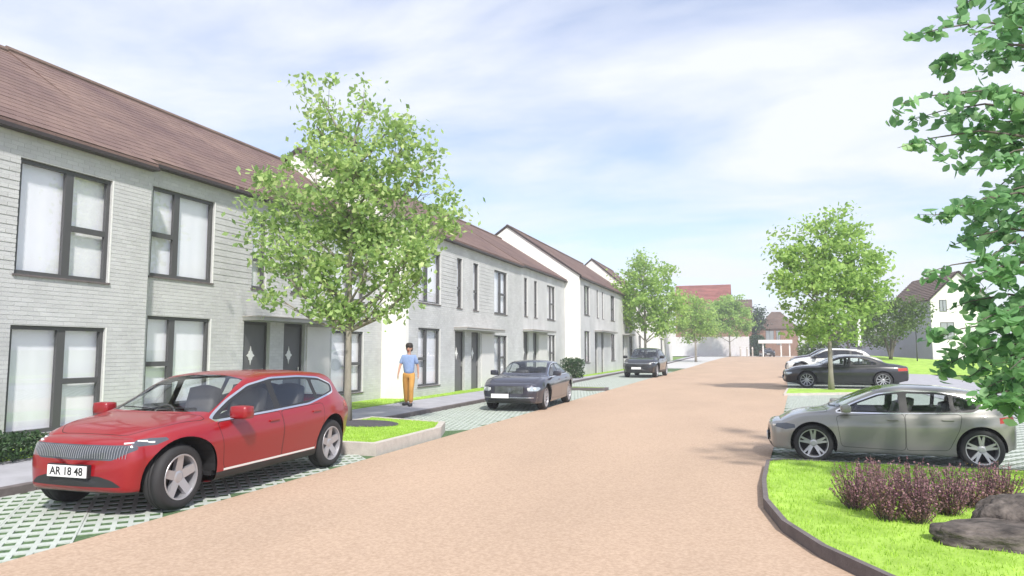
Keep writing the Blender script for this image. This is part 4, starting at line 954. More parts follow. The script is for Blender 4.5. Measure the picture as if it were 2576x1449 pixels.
def build_car(sp, label, loc, rz, pm, group=None, scale=1.0, detail=True, name='parked_car'):
    t = thing(name, label, 'car', loc, rz, group, scale)
    if id(sp) in CARS:
        src, pm0 = CARS[id(sp)]
        def cp(o, par):
            c = o.copy(); COL.objects.link(c); c.parent = par
            if o.data.materials and o.data.materials[0] == pm0: c.material_slots[0].link = 'OBJECT'; c.material_slots[0].material = pm
            for ch in o.children: cp(ch, c)
        for ch in list(src.children): cp(ch, t)
        return t
    CARS[id(sp)] = (t, pm); bm = loft(sp); lay = bm.faces.layers.int.new('tag'); TAGS = ['body']
    def settag(fs, nm):
        if nm not in TAGS: TAGS.append(nm)
        k = TAGS.index(nm)
        for f in fs: f[lay] = k
    X, Y, Z = (1, 0, 0), (0, 1, 0), (0, 0, 1)
    bm.normal_update()
    ax = sp['axles']; Rw = sp['Rw']; dead = []
    for s in (1, -1):
        side = lambda f, s=s: f.calc_center_median().y * s > .25 and f.normal.y * s > .25
        for a in ax:      # wheel arches
            filt = lambda f, s=s: f.calc_center_median().y * s > sp['W'] * .27
            if sp.get('archtrim'):
                P = [(a + (Rw + .12) * math.cos(q), Rw + .0 + (Rw + .115) * math.sin(q)) for q in [2 * math.pi * i / 36 for i in range(36)]]
                settag(cut(bm, P, X, Z, filt), 'arch_trim')
            ag = sp.get('archgap', .055); P = [(a + (Rw + ag) * math.cos(q), Rw + (Rw + ag) * math.sin(q)) for q in [2 * math.pi * i / 36 for i in range(36)]]
            ins = cut(bm, P, X, Z, filt); bmesh.ops.delete(bm, geom=ins, context='FACES')
        belt_ = lambda f, s=s: f.calc_center_median().y * s > .2 and f.normal.y * s > .12
        o = sp['dlo']; outer = rnd_poly(o, .06); 
        settag(cut(bm, grow(outer, .022), X, Z, belt_), 'window_trim.%d' % s); settag(cut(bm, outer, X, Z, belt_), 'pillar.%d' % s)
        for i, g_ in enumerate(sp['sidewin']):
            settag(cut(bm, rnd_poly(g_, .035), X, Z, belt_), 'side_window.%d.%d' % (i, s))
        for i, dpoly in enumerate(sp['doors']):
            pl = rnd_poly(dpoly, .06, 2); low = lambda f, s=s: f.calc_center_median().y * s > .3 and f.normal.y * s > .2 and TAGS[f[lay]] == 'body'
            ri = cut(bm, grow(pl, .007), X, Z, low); settag([f for f in ri if f[lay] == 0], 'panel_gap.%d.%d' % (i, s))
            lo2 = lambda f, s=s: f.calc_center_median().y * s > .3 and f.normal.y * s > .2 and TAGS[f[lay]].split('.')[0] in ('body', 'panel_gap')
            settag(cut(bm, pl, X, Z, lo2), 'door.%d.%d' % (i, s))
        if sp.get('sill'):
            zl = sp['sill']; fl = lambda f, s=s: f.calc_center_median().y * s > .3 and f.normal.y * s > .1
            settag(cut(bm, [(ax[1] + Rw + .06, .1), (ax[0] - Rw - .06, .1), (ax[0] - Rw - .06, zl), (ax[1] + Rw + .06, zl)], X, Z, fl), 'side_sill.%d' % s)
            if sp.get('sillchrome'): settag(cut(bm, [(ax[1] + Rw + .12, zl + .005), (ax[0] - Rw - .2, zl + .005), (ax[0] - Rw - .2, zl + .03), (ax[1] + Rw + .12, zl + .03)], X, Z, fl), 'sill_trim.%d' % s)
        # head and tail lamps, projected along a slanted direction
        for nm, L in (('headlamp', sp['head']), ('tail_lamp', sp['tailp'])):
            ang = R(L['ang']) * s; d = Vector((math.cos(ang), math.sin(ang), 0)); d = d if nm == 'headlamp' else Vector((-d.x, d.y, 0)); uu = Vector((-d.y, d.x, 0)) * s * (1 if nm == 'headlamp' else -1)
            xl = (sp['xf'] - .55) if nm == 'headlamp' else (sp['xr'] + .5); sg = 1 if nm == 'headlamp' else -1
            fl = lambda f, d=d, s=s, xl=xl, sg=sg: f.normal.dot(d) > .15 and (f.calc_center_median().x - xl) * sg > 0 and f.calc_center_median().y * s > .1
            settag(cut(bm, L['poly'], uu, Z, fl), '%s.%d' % (nm, s))
    # windscreen, rear glass, bonnet from above; grille and intakes from the front
    up_ = lambda f: f.normal.z > .12 and abs(f.normal.y) < .8
    wpoly = sp['ws']; settag(cut(bm, [(x, y) for x, y in wpoly], X, Y, up_), 'windscreen')
    settag(cut(bm, sp['rw'], X, Y, lambda f: f.normal.z > .12 and f.calc_center_median().x < 0), 'rear_window')
    hp = rnd_poly(sp['hood'], .08, 2); hf = lambda f: f.normal.z > .3 and TAGS[f[lay]] == 'body'
    settag(cut(bm, grow(hp, .008), X, Y, hf), 'panel_gap'); settag(cut(bm, hp, X, Y, lambda f: f.normal.z > .3 and TAGS[f[lay]] in ('body', 'panel_gap')), 'bonnet')
    ff = lambda f: f.normal.x > .1 and f.calc_center_median().x > sp['xf'] - .5
    for nm, P in sp['front']: settag(cut(bm, rnd_poly(P, .03, 2), Y, Z, ff), nm)
    for nm, P in sp.get('rear', ()): settag(cut(bm, rnd_poly(P, .03, 2), Y, Z, lambda f: f.normal.x < -.1 and f.calc_center_median().x < sp['xr'] + .5), nm)
    bm.normal_update(); bvh = BVHTree.FromBMesh(bm)
    nrm = {v.index: None for v in bm.verts}; bm.verts.index_update(); N = [tuple(v.normal) for v in bm.verts]
    mats = dict(body=pm, bonnet=pm, window_trim=M[sp.get('trim', 'chrome')], pillar=M['blackplastic'], panel_gap=M['seam'], arch_trim=M['blackplastic'], side_sill=M['blackplastic'] if sp.get('sill') else pm, sill_trim=M['post'],
                windscreen=M['carglass'], rear_window=M[sp.get('glass', 'carglass')], side_window=M[sp.get('glass', 'carglass')], door=pm, headlamp=M[sp.get('headm', 'headlamp')], tail_lamp=M['tail'], grille=M[sp.get('grillem', 'blackplastic')], lower_intake=M['blackplastic'], skirt=M['blackplastic'], roof_panel=M['blackplastic'])
    body = None; objs = {}
    for k, nm in enumerate(TAGS):
        fs = [f for f in bm.faces if f[lay] == k]
        if not fs: continue
        vi = {}; V = []; F = []; NN = []
        for f in fs:
            q = []
            for v in f.verts:
                if v.index not in vi: vi[v.index] = len(V); V.append(tuple(v.co)); NN.append(N[v.index])
                q.append(vi[v.index])
            F.append(q)
        base = nm.split('.')[0]; me = bpy.data.meshes.new(base); me.from_pydata(V, [], F); me.update(); me.polygons.foreach_set('use_smooth', [True] * len(F))
        me.normals_split_custom_set_from_vertices(NN); o = link(base, me, mats[base], t); objs[nm] = o
    bm.free()
    def ray_y(x, z, s):
        h = bvh.ray_cast(Vector((x, 3 * s, z)), Vector((0, -s, 0))); return h[0].y if h[0] else s * sp['W'] * .48
    def ray_x(y, z, s=1):
        h = bvh.ray_cast(Vector((5 * s, y, z)), Vector((-s, 0, 0))); return h[0].x if h[0] else sp['xf'] * s
    # wheel wells, floor and interior
    fl = MB(); W = sp['W']
    fl.box(sp['xr'] + .25, sp['xf'] - .2, -W * .28, W * .28, sp['floor'], sp['floor'] + .05)
    fl.box(ax[1] + Rw + .07, ax[0] - Rw - .07, -W * .44, W * .44, sp['floor'], sp['floor'] + .05); fl.build('floor_pan', M['blackplastic'], t)
    for a in ax:
        for s in (1, -1):
            wl = MB(); ring = [(a + (Rw + sp.get('archgap', .055)) * math.cos(q), Rw + (Rw + sp.get('archgap', .055)) * math.sin(q)) for q in [math.pi * i / 16 for i in range(17)]]; n = 17
            wl.add([(x, s * W * .27, max(z, .2)) for x, z in ring] + [(x, (abs(ray_y(x, z + .03, s)) - .03) * s, z) for x, z in ring], [(i, i + 1, n + i + 1, n + i) for i in range(n - 1)] + [tuple(range(n))])
            wl.build('wheel_housing', M['blackplastic'], t)
    if detail:
        bz = sp['floor'] + .25; hb = sp['H'] - .42
        for sx_ in sp['seats']:
            for s in ((1, -1) if sx_ == sp['seats'][0] else (1, 0, -1)):
                st_ = blob((sx_, s * .37, bz + .06), (.27, .235, .10), 'seat', M['seat_lt'] if s else M['seat'], t)
                blob((-.26, 0, .30), (.09, .225, .33), 'backrest', M['seat'], st_, (0, -.25, 0)); blob((-.40, 0, hb - bz + .02), (.06, .13, .10), 'headrest', M['seat'], st_, (0, -.15, 0))
        dx = sp['dash']; blob((dx, 0, cr(sp['belt'], dx) - .10), (.28, W * .36, .13), 'dashboard', M['seat'], t)
        sw = MB(); pts = [(0, .17 * math.cos(q), .17 * math.sin(q)) for q in [2 * math.pi * i / 20 for i in range(21)]]; sw.tube(pts, .013, 6, False); sw.box(-.01, .01, -.16, .16, -.015, .015)
        so_ = sw.build('steering_wheel', M['seat'], t, smooth=True, loc=(dx - .36, -.37 if sp.get('rhd', True) else .37, cr(sp['belt'], dx) - .02)); so_.rotation_euler = (0, -.4, 0)
    tm, rm, bk = wheel_meshes(sp['style'], Rw, .235)
    for a in ax:
        for s in (1, -1):
            y = s * (abs(ray_y(a, Rw * 2 + .12, s)) - .145); o = link('wheel', tm, M['tyre'], t, loc=(a, y, Rw)); 
            if s < 0: o.rotation_euler = (0, 0, math.pi)
            link('rim', rm, M['rim'], o); link('brake', bk, M['rimdark'], o)
    for s in (1, -1):      # mirrors, handles, lamp inserts
        mxp, mz = sp['mirror']; y = ray_y(mxp, mz - .03, s)
        mo = blob((mxp + .02, y + s * .16, mz + .05), (.085, .115, .075), 'mirror', pm if not sp.get('mirror_dark') else M['blackplastic'], t)
        mb_ = MB(); mb_.box(-.088, -.080, -.085, .085, -.045, .05); mb_.build('mirror_glass', M['chrome'], mo)
        ms = MB(); ms.box(-.03, .03, -.13, .0, -.07, -.045) if s > 0 else ms.box(-.03, .03, 0, .13, -.07, -.045); ms.build('mirror_stalk', M['blackplastic'], mo)
        for hx, hz in sp['handles']:
            y = ray_y(hx, hz, s); hm = MB(); hm.box(-.10, .10, -.012, .022, -.014, .014) if s > 0 else hm.box(-.10, .10, -.022, .012, -.014, .014)
            hm.build('door_handle', M['chrome'] if sp.get('chromehandle') else pm, t, bevel=.008, loc=(hx, y, hz))
        for (ly, lz, lw, lh) in sp['leds']:
            x = ray_x(ly * s, lz); q = MB(); q.box(-.03, .004, -lw, lw, -lh, lh); q.build('lamp_insert', M['led'], t, bevel=.006, loc=(x, ly * s, lz)).rotation_euler = (0, 0, s * sp.get('ledrot', .9))
    # grille bars
    if sp.get('bars'):
        b = sp['bars']; m_ = MB()
        for i in range(b[0]):
            y = -b[1] + 2 * b[1] * i / (b[0] - 1)
            for (za, zb_) in [(b[2], b[3])]:
                zz = [za + (zb_ - za) * j / 4 for j in range(5)]; xx = [ray_x(y, q) + .008 for q in zz]
                m_.add([p for x_, z_ in zip(xx, zz) for p in ((x_, y - .0035, z_), (x_, y + .0035, z_))], [(2 * j, 2 * j + 1, 2 * j + 3, 2 * j + 2) for j in range(4)])
        m_.build('grille_bars', M[sp.get('barm', 'chrome')], t)
    for (y0, y1, za, thk) in sp.get('hbars', ()):
        m_ = MB(); pts = []; n = 16
        for i in range(n + 1): yy = y0 + (y1 - y0) * i / n; pts.append((ray_x(yy, za) + .006, yy, za))
        m_.tube(pts, thk, 6); m_.build('bumper_trim', M['chrome'], t, smooth=True)
    pz, pt = sp['plate']; x = max(ray_x(v, pz) for v in (-.25, 0, .25)); po = MB().box(0, .014, -.26, .26, -.06, .06).build('number_plate', M['plate'], t, bevel=.004, loc=(x + .008, sp.get('plate_y', 0), pz))
    MB().box(-.04, .0, -.27, .27, -.07, .07).build('plate_holder', M['blackplastic'], po)
    if pt:
        cu = bpy.data.curves.new('plate_lettering', 'FONT'); cu.body = pt; cu.size = .115; cu.align_x = 'CENTER'; cu.align_y = 'CENTER'; cu.extrude = .001; cu.offset = .0015
        tmp = bpy.data.objects.new('tmp', cu); COL.objects.link(tmp); dg = bpy.context.evaluated_depsgraph_get(); me_ = bpy.data.meshes.new_from_object(tmp.evaluated_get(dg)); bpy.data.objects.remove(tmp)
        lo = link('plate_lettering', me_, M['letter'], po); lo.location = (.0165, 0, 0); lo.rotation_euler = (math.pi / 2, 0, math.pi / 2)
    wp = MB()
    for s in (1, -1):      # wipers lying at the foot of the windscreen
        pts = []
        for i in range(7):
            yy = s * .02 + s * .52 * i / 6 * 1.0; xx = sp['ws'][0][0] - .05 - .07 * (i / 6); h = bvh.ray_cast(Vector((xx, yy, 3)), Vector((0, 0, -1))); pts.append((xx, yy, (h[0].z if h[0] else 1) + .012))
        wp.tube(pts, .007, 5)
    wp.build('wipers', M['blackplastic'], t)
    return t
SUV = dict(W=1.96, H=1.62, xf=2.12, xr=-2.22, axles=(1.53, -1.50), Rw=.385, floor=.30, style='five', rail=.68, nose=.24, tail=.16, zcf=.55, zcr=.80, leanf=.12, leanr=.14,
    plan=[(-2.22, .86), (-1.9, .94), (-1.4, .985), (0, 1.0), (1.2, .99), (1.7, .95), (2.0, .88), (2.12, .82)],
    top=[(-2.22, 1.16), (-2.05, 1.33), (-1.85, 1.47), (-1.5, 1.56), (-1.0, 1.60), (-.35, 1.62), (.05, 1.585), (.35, 1.48), (.7, 1.29), (1.0, 1.135), (1.12, 1.10), (1.5, 1.055), (1.85, .98), (2.05, .90), (2.12, .86)],
    belt=[(-2.22, 1.08), (-1.5, 1.10), (-.5, 1.045), (.5, 1.005), (1.1, .985), (1.6, .93), (2.12, .78)], bottom=[(-2.22, .42), (-1.9, .30), (-1.0, .24), (1.2, .24), (1.9, .25), (2.12, .27)],
    dlo=[(1.03, 1.035), (.60, 1.26), (.22, 1.43), (-.25, 1.51), (-.9, 1.505), (-1.45, 1.44), (-1.83, 1.30), (-1.72, 1.20), (-.9, 1.105), (0, 1.065)],
    sidewin=[[(.90, 1.065), (.55, 1.25), (.20, 1.405), (-.12, 1.465), (-.12, 1.085)], [(-.24, 1.09), (-.24, 1.475), (-.8, 1.48), (-1.10, 1.455), (-1.10, 1.145)], [(-1.19, 1.155), (-1.19, 1.44), (-1.45, 1.405), (-1.74, 1.295), (-1.66, 1.215)]],
    doors=[[(1.02, 1.0), (.92, .40), (-.18, .36), (-.18, 1.04)], [(-.20, 1.04), (-.20, .36), (-.98, .40), (-1.18, .80), (-1.22, 1.08)]], sill=.335, sillchrome=True, archtrim=False,
    head=dict(ang=42, poly=[(-.72, .80), (-.61, .765), (-.43, .775), (-.29, .83), (-.35, .855), (-.53, .845), (-.65, .835)]), tailp=dict(ang=40, poly=[(-.86, .98), (-.55, .95), (-.57, 1.06), (-.86, 1.08)]),
    ws=[(1.07, .0), (1.04, .45), (.96, .73), (.55, .665), (.20, .60), (.13, .30), (.11, 0), (.13, -.30), (.20, -.60), (.55, -.665), (.96, -.73), (1.04, -.45)],
    rw=[(-1.78, .56), (-1.78, -.56), (-2.12, -.64), (-2.12, .64)], hood=[(2.10, -.50), (2.10, .50), (1.85, .70), (1.10, .80), (1.14, 0), (1.10, -.80), (1.85, -.70)],
    front=[('grille', [(-.66, .70), (-.42, .59), (.42, .59), (.66, .70), (.62, .745), (-.62, .745)]), ('lower_intake', [(-.60, .37), (.60, .37), (.50, .44), (.34, .50), (-.34, .50), (-.50, .44)]), ('skirt', [(-.9, .20), (.9, .20), (.9, .305), (-.9, .305)])],
    bars=(37, .60, .61, .73), barm='headlamp', grillem='headlamp_dk', seats=(.05, -.85), dash=.85, mirror=(.74, 1.06), handles=[(.0, .93), (-1.0, .97)], leds=[(.71, .82, .05, .016), (.79, .825, .05, .016), (.63, .815, .05, .014)], ledrot=.7,
    plate=(.50, 'AR 18 48'), plate_y=-.30)
SEDAN = dict(W=1.94, H=1.42, xf=2.22, xr=-2.38, axles=(1.50, -1.47), Rw=.36, floor=.22, style='multi', rail=.68, nose=.22, tail=.14, zcf=.50, zcr=.70, leanf=.04, leanr=.05,
    plan=[(-2.38, .84), (-2.0, .94), (-1.3, .99), (0, .98), (1.2, .99), (1.8, .95), (2.1, .88), (2.22, .83)],
    top=[(-2.38, .98), (-2.1, 1.045), (-1.75, 1.09), (-1.5, 1.18), (-1.1, 1.33), (-.7, 1.405), (-.2, 1.42), (.15, 1.38), (.5, 1.25), (.85, 1.07), (1.05, 1.0), (1.4, .985), (1.85, .94), (2.1, .87), (2.22, .80)],
    belt=[(-2.38, .92), (-1.5, .955), (-.5, .93), (.5, .915), (1.1, .90), (1.6, .88), (2.22, .74)], bottom=[(-2.38, .34), (-1.9, .24), (-1.0, .19), (1.2, .19), (1.9, .20), (2.22, .22)],
    dlo=[(.90, .95), (.5, 1.15), (.15, 1.285), (-.25, 1.335), (-.7, 1.315), (-1.15, 1.21), (-1.52, 1.03), (-1.3, 1.0), (0, .965)],
    sidewin=[[(.78, .975), (.45, 1.15), (.12, 1.265), (-.18, 1.305), (-.18, .985)], [(-.27, .99), (-.27, 1.31), (-.7, 1.29), (-1.0, 1.225), (-1.25, 1.11), (-1.25, 1.03)]],
    doors=[[(.93, .90), (.92, .33), (-.22, .30), (-.22, .94)], [(-.24, .94), (-.24, .30), (-.95, .33), (-1.14, .72), (-1.18, .96)]],
    head=dict(ang=20, poly=[(-.62, 0), (-.62, 0), (-.62, 0)]), tailp=dict(ang=40, poly=[(-.95, .78), (-.62, .76), (-.64, .88), (-.95, .90)]),
    ws=[(.93, 0), (.90, .45), (.82, .68), (.45, .62), (.10, .56), (.02, .28), (0, 0), (.02, -.28), (.10, -.56), (.45, -.62), (.82, -.68), (.90, -.45)],
    rw=[(-1.05, .50), (-1.05, -.50), (-1.60, -.60), (-1.60, .60)], hood=[(2.20, -.45), (2.20, .45), (1.95, .66), (1.00, .78), (1.04, 0), (1.00, -.78), (1.95, -.66)],
    front=[('grille', [(-.42, .50), (.42, .50), (.46, .68), (.40, .72), (-.40, .72), (-.46, .68)]), ('lower_intake', [(-.66, .25), (.66, .25), (.60, .37), (-.60, .37)])],
    bars=(23, .40, .51, .71), barm='headlamp', hbars=[(-.80, .80, .395, .010)], seats=(.0, -.85), dash=.72, mirror=(.62, .99), handles=[(.0, .84), (-.95, .86)], leds=[(.60, .64, .06, .035), (.74, .645, .045, .03)], ledrot=.45, plate=(.44, ''), plate_y=-.25)
SEDAN['head'] = dict(ang=18, poly=[(-.20, .58), (.08, .58), (.17, .64), (.13, .69), (-.14, .70), (-.22, .64)])
HATCH = dict(SUV); HATCH.update(W=1.86, H=1.45, xf=2.03, xr=-1.93, plan=[(-1.93, .86), (-1.7, .94), (-1.3, .985), (0, 1.0), (1.2, .99), (1.65, .94), (1.92, .87), (2.03, .81)], axles=(1.44, -1.42), Rw=.372, floor=.22, style='twin', nose=.20, tail=.15, zcf=.50, zcr=.74, leanf=.06, leanr=.10,
    top=[(-1.93, 1.08), (-1.84, 1.20), (-1.6, 1.32), (-1.25, 1.40), (-.8, 1.44), (-.2, 1.45), (.15, 1.41), (.55, 1.27), (.95, 1.08), (1.15, .99), (1.5, .945), (1.8, .87), (1.96, .79), (2.03, .75)],
    belt=[(-1.93, .98), (-1.5, .975), (-.5, .94), (.5, .915), (1.1, .89), (1.6, .84), (2.03, .68)], bottom=[(-1.93, .36), (-1.75, .27), (-1.0, .21), (1.2, .21), (1.8, .21), (2.03, .22)],
    dlo=[(1.02, .955), (.62, 1.14), (.25, 1.285), (-.2, 1.35), (-.75, 1.34), (-1.15, 1.28), (-1.48, 1.14), (-1.46, 1.07), (-1.3, 1.0), (0, .965)],
    sidewin=[[(.88, .985), (.58, 1.125), (.22, 1.262), (-.10, 1.305), (-.10, .99)], [(-.24, .99), (-.24, 1.312), (-.75, 1.305), (-.95, 1.28), (-.95, 1.01)], [(-1.02, 1.01), (-1.02, 1.27), (-1.16, 1.245), (-1.40, 1.13), (-1.37, 1.06)]],
    doors=[[(1.02, .88), (.94, .33), (-.16, .30), (-.16, .95)], [(-.18, .95), (-.18, .30), (-.88, .33), (-1.06, .70), (-1.12, .96)]], sill=None, sillchrome=False,
    head=dict(ang=45, poly=[(-1.02, .64), (-.80, .60), (-.64, .64), (-.66, .70), (-.82, .72), (-1.02, .70)]), tailp=dict(ang=48, poly=[(-.98, .86), (-.70, .82), (-.72, .92), (-.98, .95)]),
    ws=[(1.12, 0), (1.09, .40), (.98, .68), (.55, .61), (.18, .55), (.10, .28), (.08, 0), (.10, -.28), (.18, -.55), (.55, -.61), (.98, -.68), (1.09, -.40)],
    rw=[(-1.30, .50), (-1.30, -.50), (-1.78, -.58), (-1.78, .58)], hood=[(2.02, -.42), (2.02, .42), (1.80, .62), (1.16, .74), (1.18, 0), (1.16, -.74), (1.85, -.62)],
    front=[('grille', [(-.42, .38), (.42, .38), (.50, .60), (.40, .64), (-.40, .64), (-.50, .60)]), ('lower_intake', [(-.62, .23), (.62, .23), (.58, .33), (-.58, .33)])],
    bars=(11, .42, .40, .62), barm='headlamp', dash=.92, mirror=(.84, .98), handles=[(.04, .84), (-.88, .86)], chromehandle=False, leds=[(.66, .66, .04, .02)], plate=(.42, ''), plate_y=0, headm='headlamp_dk', seats=(.05, -.80))
COUPE = dict(SEDAN); COUPE.update(trim='blackplastic', glass='carglass', style='multi', hbars=(), H=1.36)
SUV2 = dict(SUV); SUV2.update(sill=.40, sillchrome=False, style='multi', archtrim=True, trim='blackplastic', glass='carglass_dk', hbars=[(-.72, .72, .76, .014)], plate=(.52, ''), plate_y=-.12, ledrot=.6, mirror_dark=True, bars=(21, .58, .61, .73), grillem='blackplastic', barm='headlamp_dk')
def zscale(sp, k, keys=('top', 'belt', 'dlo', 'handles')):
    n = dict(sp); f2 = lambda P: [(a, b * k) for a, b in P]
    for q in keys: n[q] = f2(sp[q])
    for q in ('sidewin', 'doors'): n[q] = [f2(P) for P in sp[q]]
    for q in ('front',): n[q] = [(a, f2(P)) for a, P in sp[q]]
    for q in ('head', 'tailp'): n[q] = dict(ang=sp[q]['ang'], poly=f2(sp[q]['poly']))
    n['mirror'] = (sp['mirror'][0], sp['mirror'][1] * k); n['H'] = sp['H'] * k; n['leds'] = [(a, b * k, c, d) for a, b, c, d in sp['leds']]
    if sp.get('bars'): b = sp['bars']; n['bars'] = (b[0], b[1], b[2] * k, b[3] * k)
    return n
RED = zscale(SUV, .90)
RED.update(xf=1.88, xr=-2.06, nose=.26, tail=.14, axles=(1.475, -1.475), Rw=.355, plan=[(-2.06, .86), (-1.8, .94), (-1.4, .985), (0, 1.0), (1.1, .99), (1.5, .93), (1.74, .84), (1.88, .75)],
    top=[(-2.06, 1.06), (-2.0, 1.20), (-1.88, 1.345), (-1.6, 1.42), (-1.0, 1.455), (-.35, 1.46), (.05, 1.43), (.35, 1.34), (.7, 1.17), (1.0, 1.035), (1.12, 1.00), (1.40, .965), (1.65, .92), (1.80, .87), (1.88, .83)],
    hood=[(1.86, -.46), (1.86, .46), (1.62, .66), (1.08, .80), (1.12, 0), (1.08, -.80), (1.62, -.66)], archgap=.085, bottom=[(-2.06, .40), (-1.9, .28), (-1.0, .22), (1.2, .22), (1.7, .225), (1.88, .235)],
    dlo=[(1.03, .93), (.60, 1.135), (.22, 1.29), (-.25, 1.36), (-.9, 1.36), (-1.40, 1.325), (-1.74, 1.215), (-1.68, 1.12), (-.9, .995), (0, .96)],
    sidewin=[[(.90, .955), (.55, 1.125), (.20, 1.265), (-.12, 1.32), (-.12, .975)], [(-.24, .98), (-.24, 1.33), (-.8, 1.335), (-1.10, 1.32), (-1.10, 1.04)], [(-1.19, 1.055), (-1.19, 1.31), (-1.40, 1.29), (-1.66, 1.205), (-1.62, 1.13)]], plate=(.485, 'AR 18 48'), plate_y=-.02, barm='rim', zcf=.50, bars=(45, .62, .62, .745),
    front=[('grille', [(-.70, .71), (-.48, .60), (.48, .60), (.70, .71), (.66, .755), (-.66, .755)]), ('lower_intake', [(-.60, .33), (.60, .33), (.50, .40), (.34, .44), (-.34, .44), (-.50, .40)]), ('skirt', [(-.9, .18), (.9, .18), (.9, .275), (-.9, .275)])],
    head=dict(ang=40, poly=[(-.80, .765), (-.72, .735), (-.56, .74), (-.44, .785), (-.47, .81), (-.62, .812), (-.74, .798)]), headm='headlamp_dk', leds=[(.60, .770, .05, .010), (.67, .785, .05, .010), (.73, .77, .04, .010)])
HATCH2 = zscale(HATCH, 1.045); HATCH2.update(xf=2.07, plan=[(-1.93, .86), (-1.7, .94), (-1.3, .985), (0, 1.0), (1.2, .99), (1.65, .95), (1.95, .88), (2.07, .82)])
P_red = paint('red_paint', (0.26, 0.003, 0.008), rough=.35); P_red.node_tree.nodes['Principled BSDF'].inputs['Coat Weight'].default_value = .6; P_dk = paint('dark_blue_grey_paint', (0.045, 0.045, 0.065), .35); P_blk = paint('black_paint', (0.016, 0.016, 0.02), .2)
P_gry = paint('grey_paint', (0.265, 0.258, 0.245), .15, rough=.4); P_wht = paint('white_paint_car', (0.72, 0.72, 0.70)); P_bge = paint('beige_paint', (0.46, 0.44, 0.38), .3); P_pur = paint('dark_purple_paint', (0.05, 0.03, 0.05), .3)
CG = 'cars parked nose-in on the right'
# heading: local +x is the nose
build_car(RED, 'glossy red car parked at the left front, with silver window trim and a white plate', (-6.86, 7.65, .0), R(-87.7), P_red, scale=1.0)
build_car(SEDAN, 'dark grey blue saloon car with round headlamps parked beyond the street tree', (-6.62, 21.2, .0), R(-88), P_dk)
build_car(SUV2, 'dark off-roader parked facing us, farthest up the left kerb', (-6.55, 46.3, .0), R(-92), P_blk, scale=1.15)
build_car(HATCH2, 'silver grey hatchback parked side-on at the edge of the right lawn', (2.02, 12.62, .0), R(180), P_gry, group=CG, scale=.79)
build_car(COUPE, 'black coupe behind the thin tree trunk on the right', (3.95, 35.6, .0), R(180), P_blk, group=CG, scale=1.05)
build_car(HATCH2, 'beige saloon car mostly hidden behind the black coupe', (4.2, 38.8, .0), R(180), P_bge, group=CG, scale=1.0)
build_car(SUV2, 'white off-roader behind the beige saloon car, the tallest of the right-hand row', (4.45, 47.0, .15), R(180), P_wht, group=CG, scale=1.04)
build_car(SUV2, 'dark purple car at the far end of the right-hand row, behind the white one', (5.1, 57.5, .25), R(180), P_pur, group=CG, scale=1.0, detail=False)
build_car(SEDAN, 'dark car standing under the white canopy at the end of the road', (2.4, 120.5, gz(120)), R(-80), P_blk, scale=1.0, detail=False)

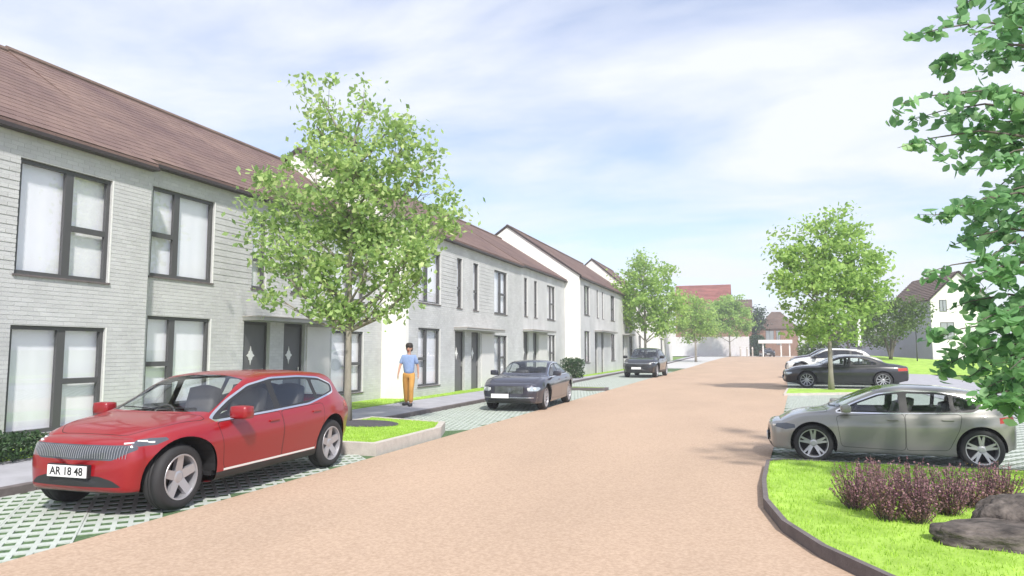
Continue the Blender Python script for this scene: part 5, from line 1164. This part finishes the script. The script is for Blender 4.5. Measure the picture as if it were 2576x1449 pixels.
# ------------------------------------------------------------------ walking person
def skinned(name, verts, edges, radii, m, parent, sub=2, root=0):
    me = bpy.data.meshes.new(name); me.from_pydata(verts, edges, []); me.update()
    o = link(name, me, m, parent, True)
    s = o.modifiers.new('skin', 'SKIN'); s.use_smooth_shade = True
    for i, r in enumerate(radii): me.skin_vertices[0].data[i].radius = r if isinstance(r, tuple) else (r, r)
    me.skin_vertices[0].data[root].use_root = True
    ss = o.modifiers.new('sub', 'SUBSURF'); ss.levels = sub; ss.render_levels = sub
    return o
def person(loc, rz, label):
    t = thing('person', label, 'person', loc, rz)      # local +x is where he faces
    V = []; E = []; Rd = []
    def v(p, r, par=None): V.append(p); Rd.append(r); (E.append((par, len(V) - 1)) if par is not None else None); return len(V) - 1
    pel = v((0, 0, .96), (.07, .10)); wst = v((.0, 0, 1.10), (.07, .095), pel); ch = v((.0, 0, 1.32), (.08, .115), wst); nk0 = v((-.005, 0, 1.50), (.06, .075), ch); nk = v((.005, 0, 1.57), .052, nk0)
    hd0 = v((.02, 0, 1.64), (.075, .065), nk); hd = v((.015, 0, 1.72), (.095, .078), hd0); v((.0, 0, 1.80), (.075, .066), hd); v((.105, 0, 1.69), .012, hd)
    for s, fx, bx in ((1, .17, .05), (-1, -.16, .10)):
        hip = v((0, s * .09, .88), .078, pel); kn = v((fx * .55 + .03, s * .105, .50), .062, hip); an = v((fx - .02, s * .11, .10), .038, kn); he = v((fx + .03, s * .115, .045), .04, an); v((fx + .17, s * .125, .03), .03, he)
        sh = v((0, s * .17, 1.42), .036, ch); el = v((-fx * .45, s * .255, 1.17), .040, sh); wr = v((-fx * .75 + .06, s * .275, .93), .026, el); pm_ = v((-fx * .8 + .075, s * .275, .87), (.030, .016), wr)
        for k, (dx, L) in enumerate(((.026, .07), (.010, .08), (-.006, .075), (-.022, .06))):
            a = v((-fx * .8 + .075 + dx, s * .275, .825), .0085, pm_); v((-fx * .8 + .085 + dx, s * .268, .825 - L * .6), .007, a)
        a = v((-fx * .8 + .115, s * .262, .875), .010, pm_); v((-fx * .8 + .125, s * .258, .845), .008, a)
    skinned('body', V, E, Rd, M['skin'], t)
    for s in (1, -1): blob((.098, s * .034, 1.725), (.012, .017, .009), 'eye', M['letter'], t)
    blob((.095, 0, 1.645), (.014, .028, .007), 'mouth', M['tail'], t); [blob((.01, s * .083, 1.70), (.022, .010, .032), 'ear', M['skin'], t) for s in (1, -1)]
    h = blob((-.022, 0, 1.775), (.105, .092, .085), 'hair', M['hair'], t, k=.8); blob((-.05, 0, 1.70), (.07, .088, .09), 'hair', M['hair'], t, k=.8)
    V = []; E = []; Rd = []
    pel = v((0, 0, .90), (.15, .185)); w_ = v((0, 0, 1.10), (.125, .158), pel); c = v((0, 0, 1.32), (.135, .185), w_); v((-.005, 0, 1.49), (.075, .10), c)
    for s, fx in ((1, .17), (-1, -.16)):
        sh = v((0, s * .18, 1.445), .082, c); v((-fx * .3, s * .24, 1.225), .068, sh)
    skinned('shirt', V, E, Rd, M['shirt'], t)
    V = []; E = []; Rd = []
    pel = v((0, 0, .96), (.128, .165)); v((0, 0, 1.03), (.122, .155), pel)
    for s, fx in ((1, .17), (-1, -.16)):
        hip = v((0, s * .10, .88), .115, pel); kn = v((fx * .55 + .03, s * .105, .50), .083, hip); v((fx - .02, s * .11, .09), .074, kn)
    skinned('trousers', V, E, Rd, M['trouser'], t)
    for s, fx in ((1, .17), (-1, -.16)): blob((fx + .07, s * .12, .045), (.14, .05, .045), 'shoe', M['shoe'], t, (0, 0, s * .12))
    return t
person((-9.72, 18.85, .085), R(-78), 'man in a lilac blue shirt and mustard trousers walking on the pavement')

# ------------------------------------------------------------------ light summer haze
hz = bpy.data.materials.new('haze'); hz.use_nodes = True; t_ = hz.node_tree; t_.nodes.clear(); o_ = t_.nodes.new('ShaderNodeOutputMaterial'); pv = t_.nodes.new('ShaderNodeVolumePrincipled')
pv.inputs['Color'].default_value = (.95, .97, 1, 1); pv.inputs['Density'].default_value = 0.0017; pv.inputs['Anisotropy'].default_value = 0.2; t_.links.new(pv.outputs[0], o_.inputs['Volume'])
tag(MB().box(-60, 60, -12, 175, -1.2, 16).build('haze', hz), kind='stuff')
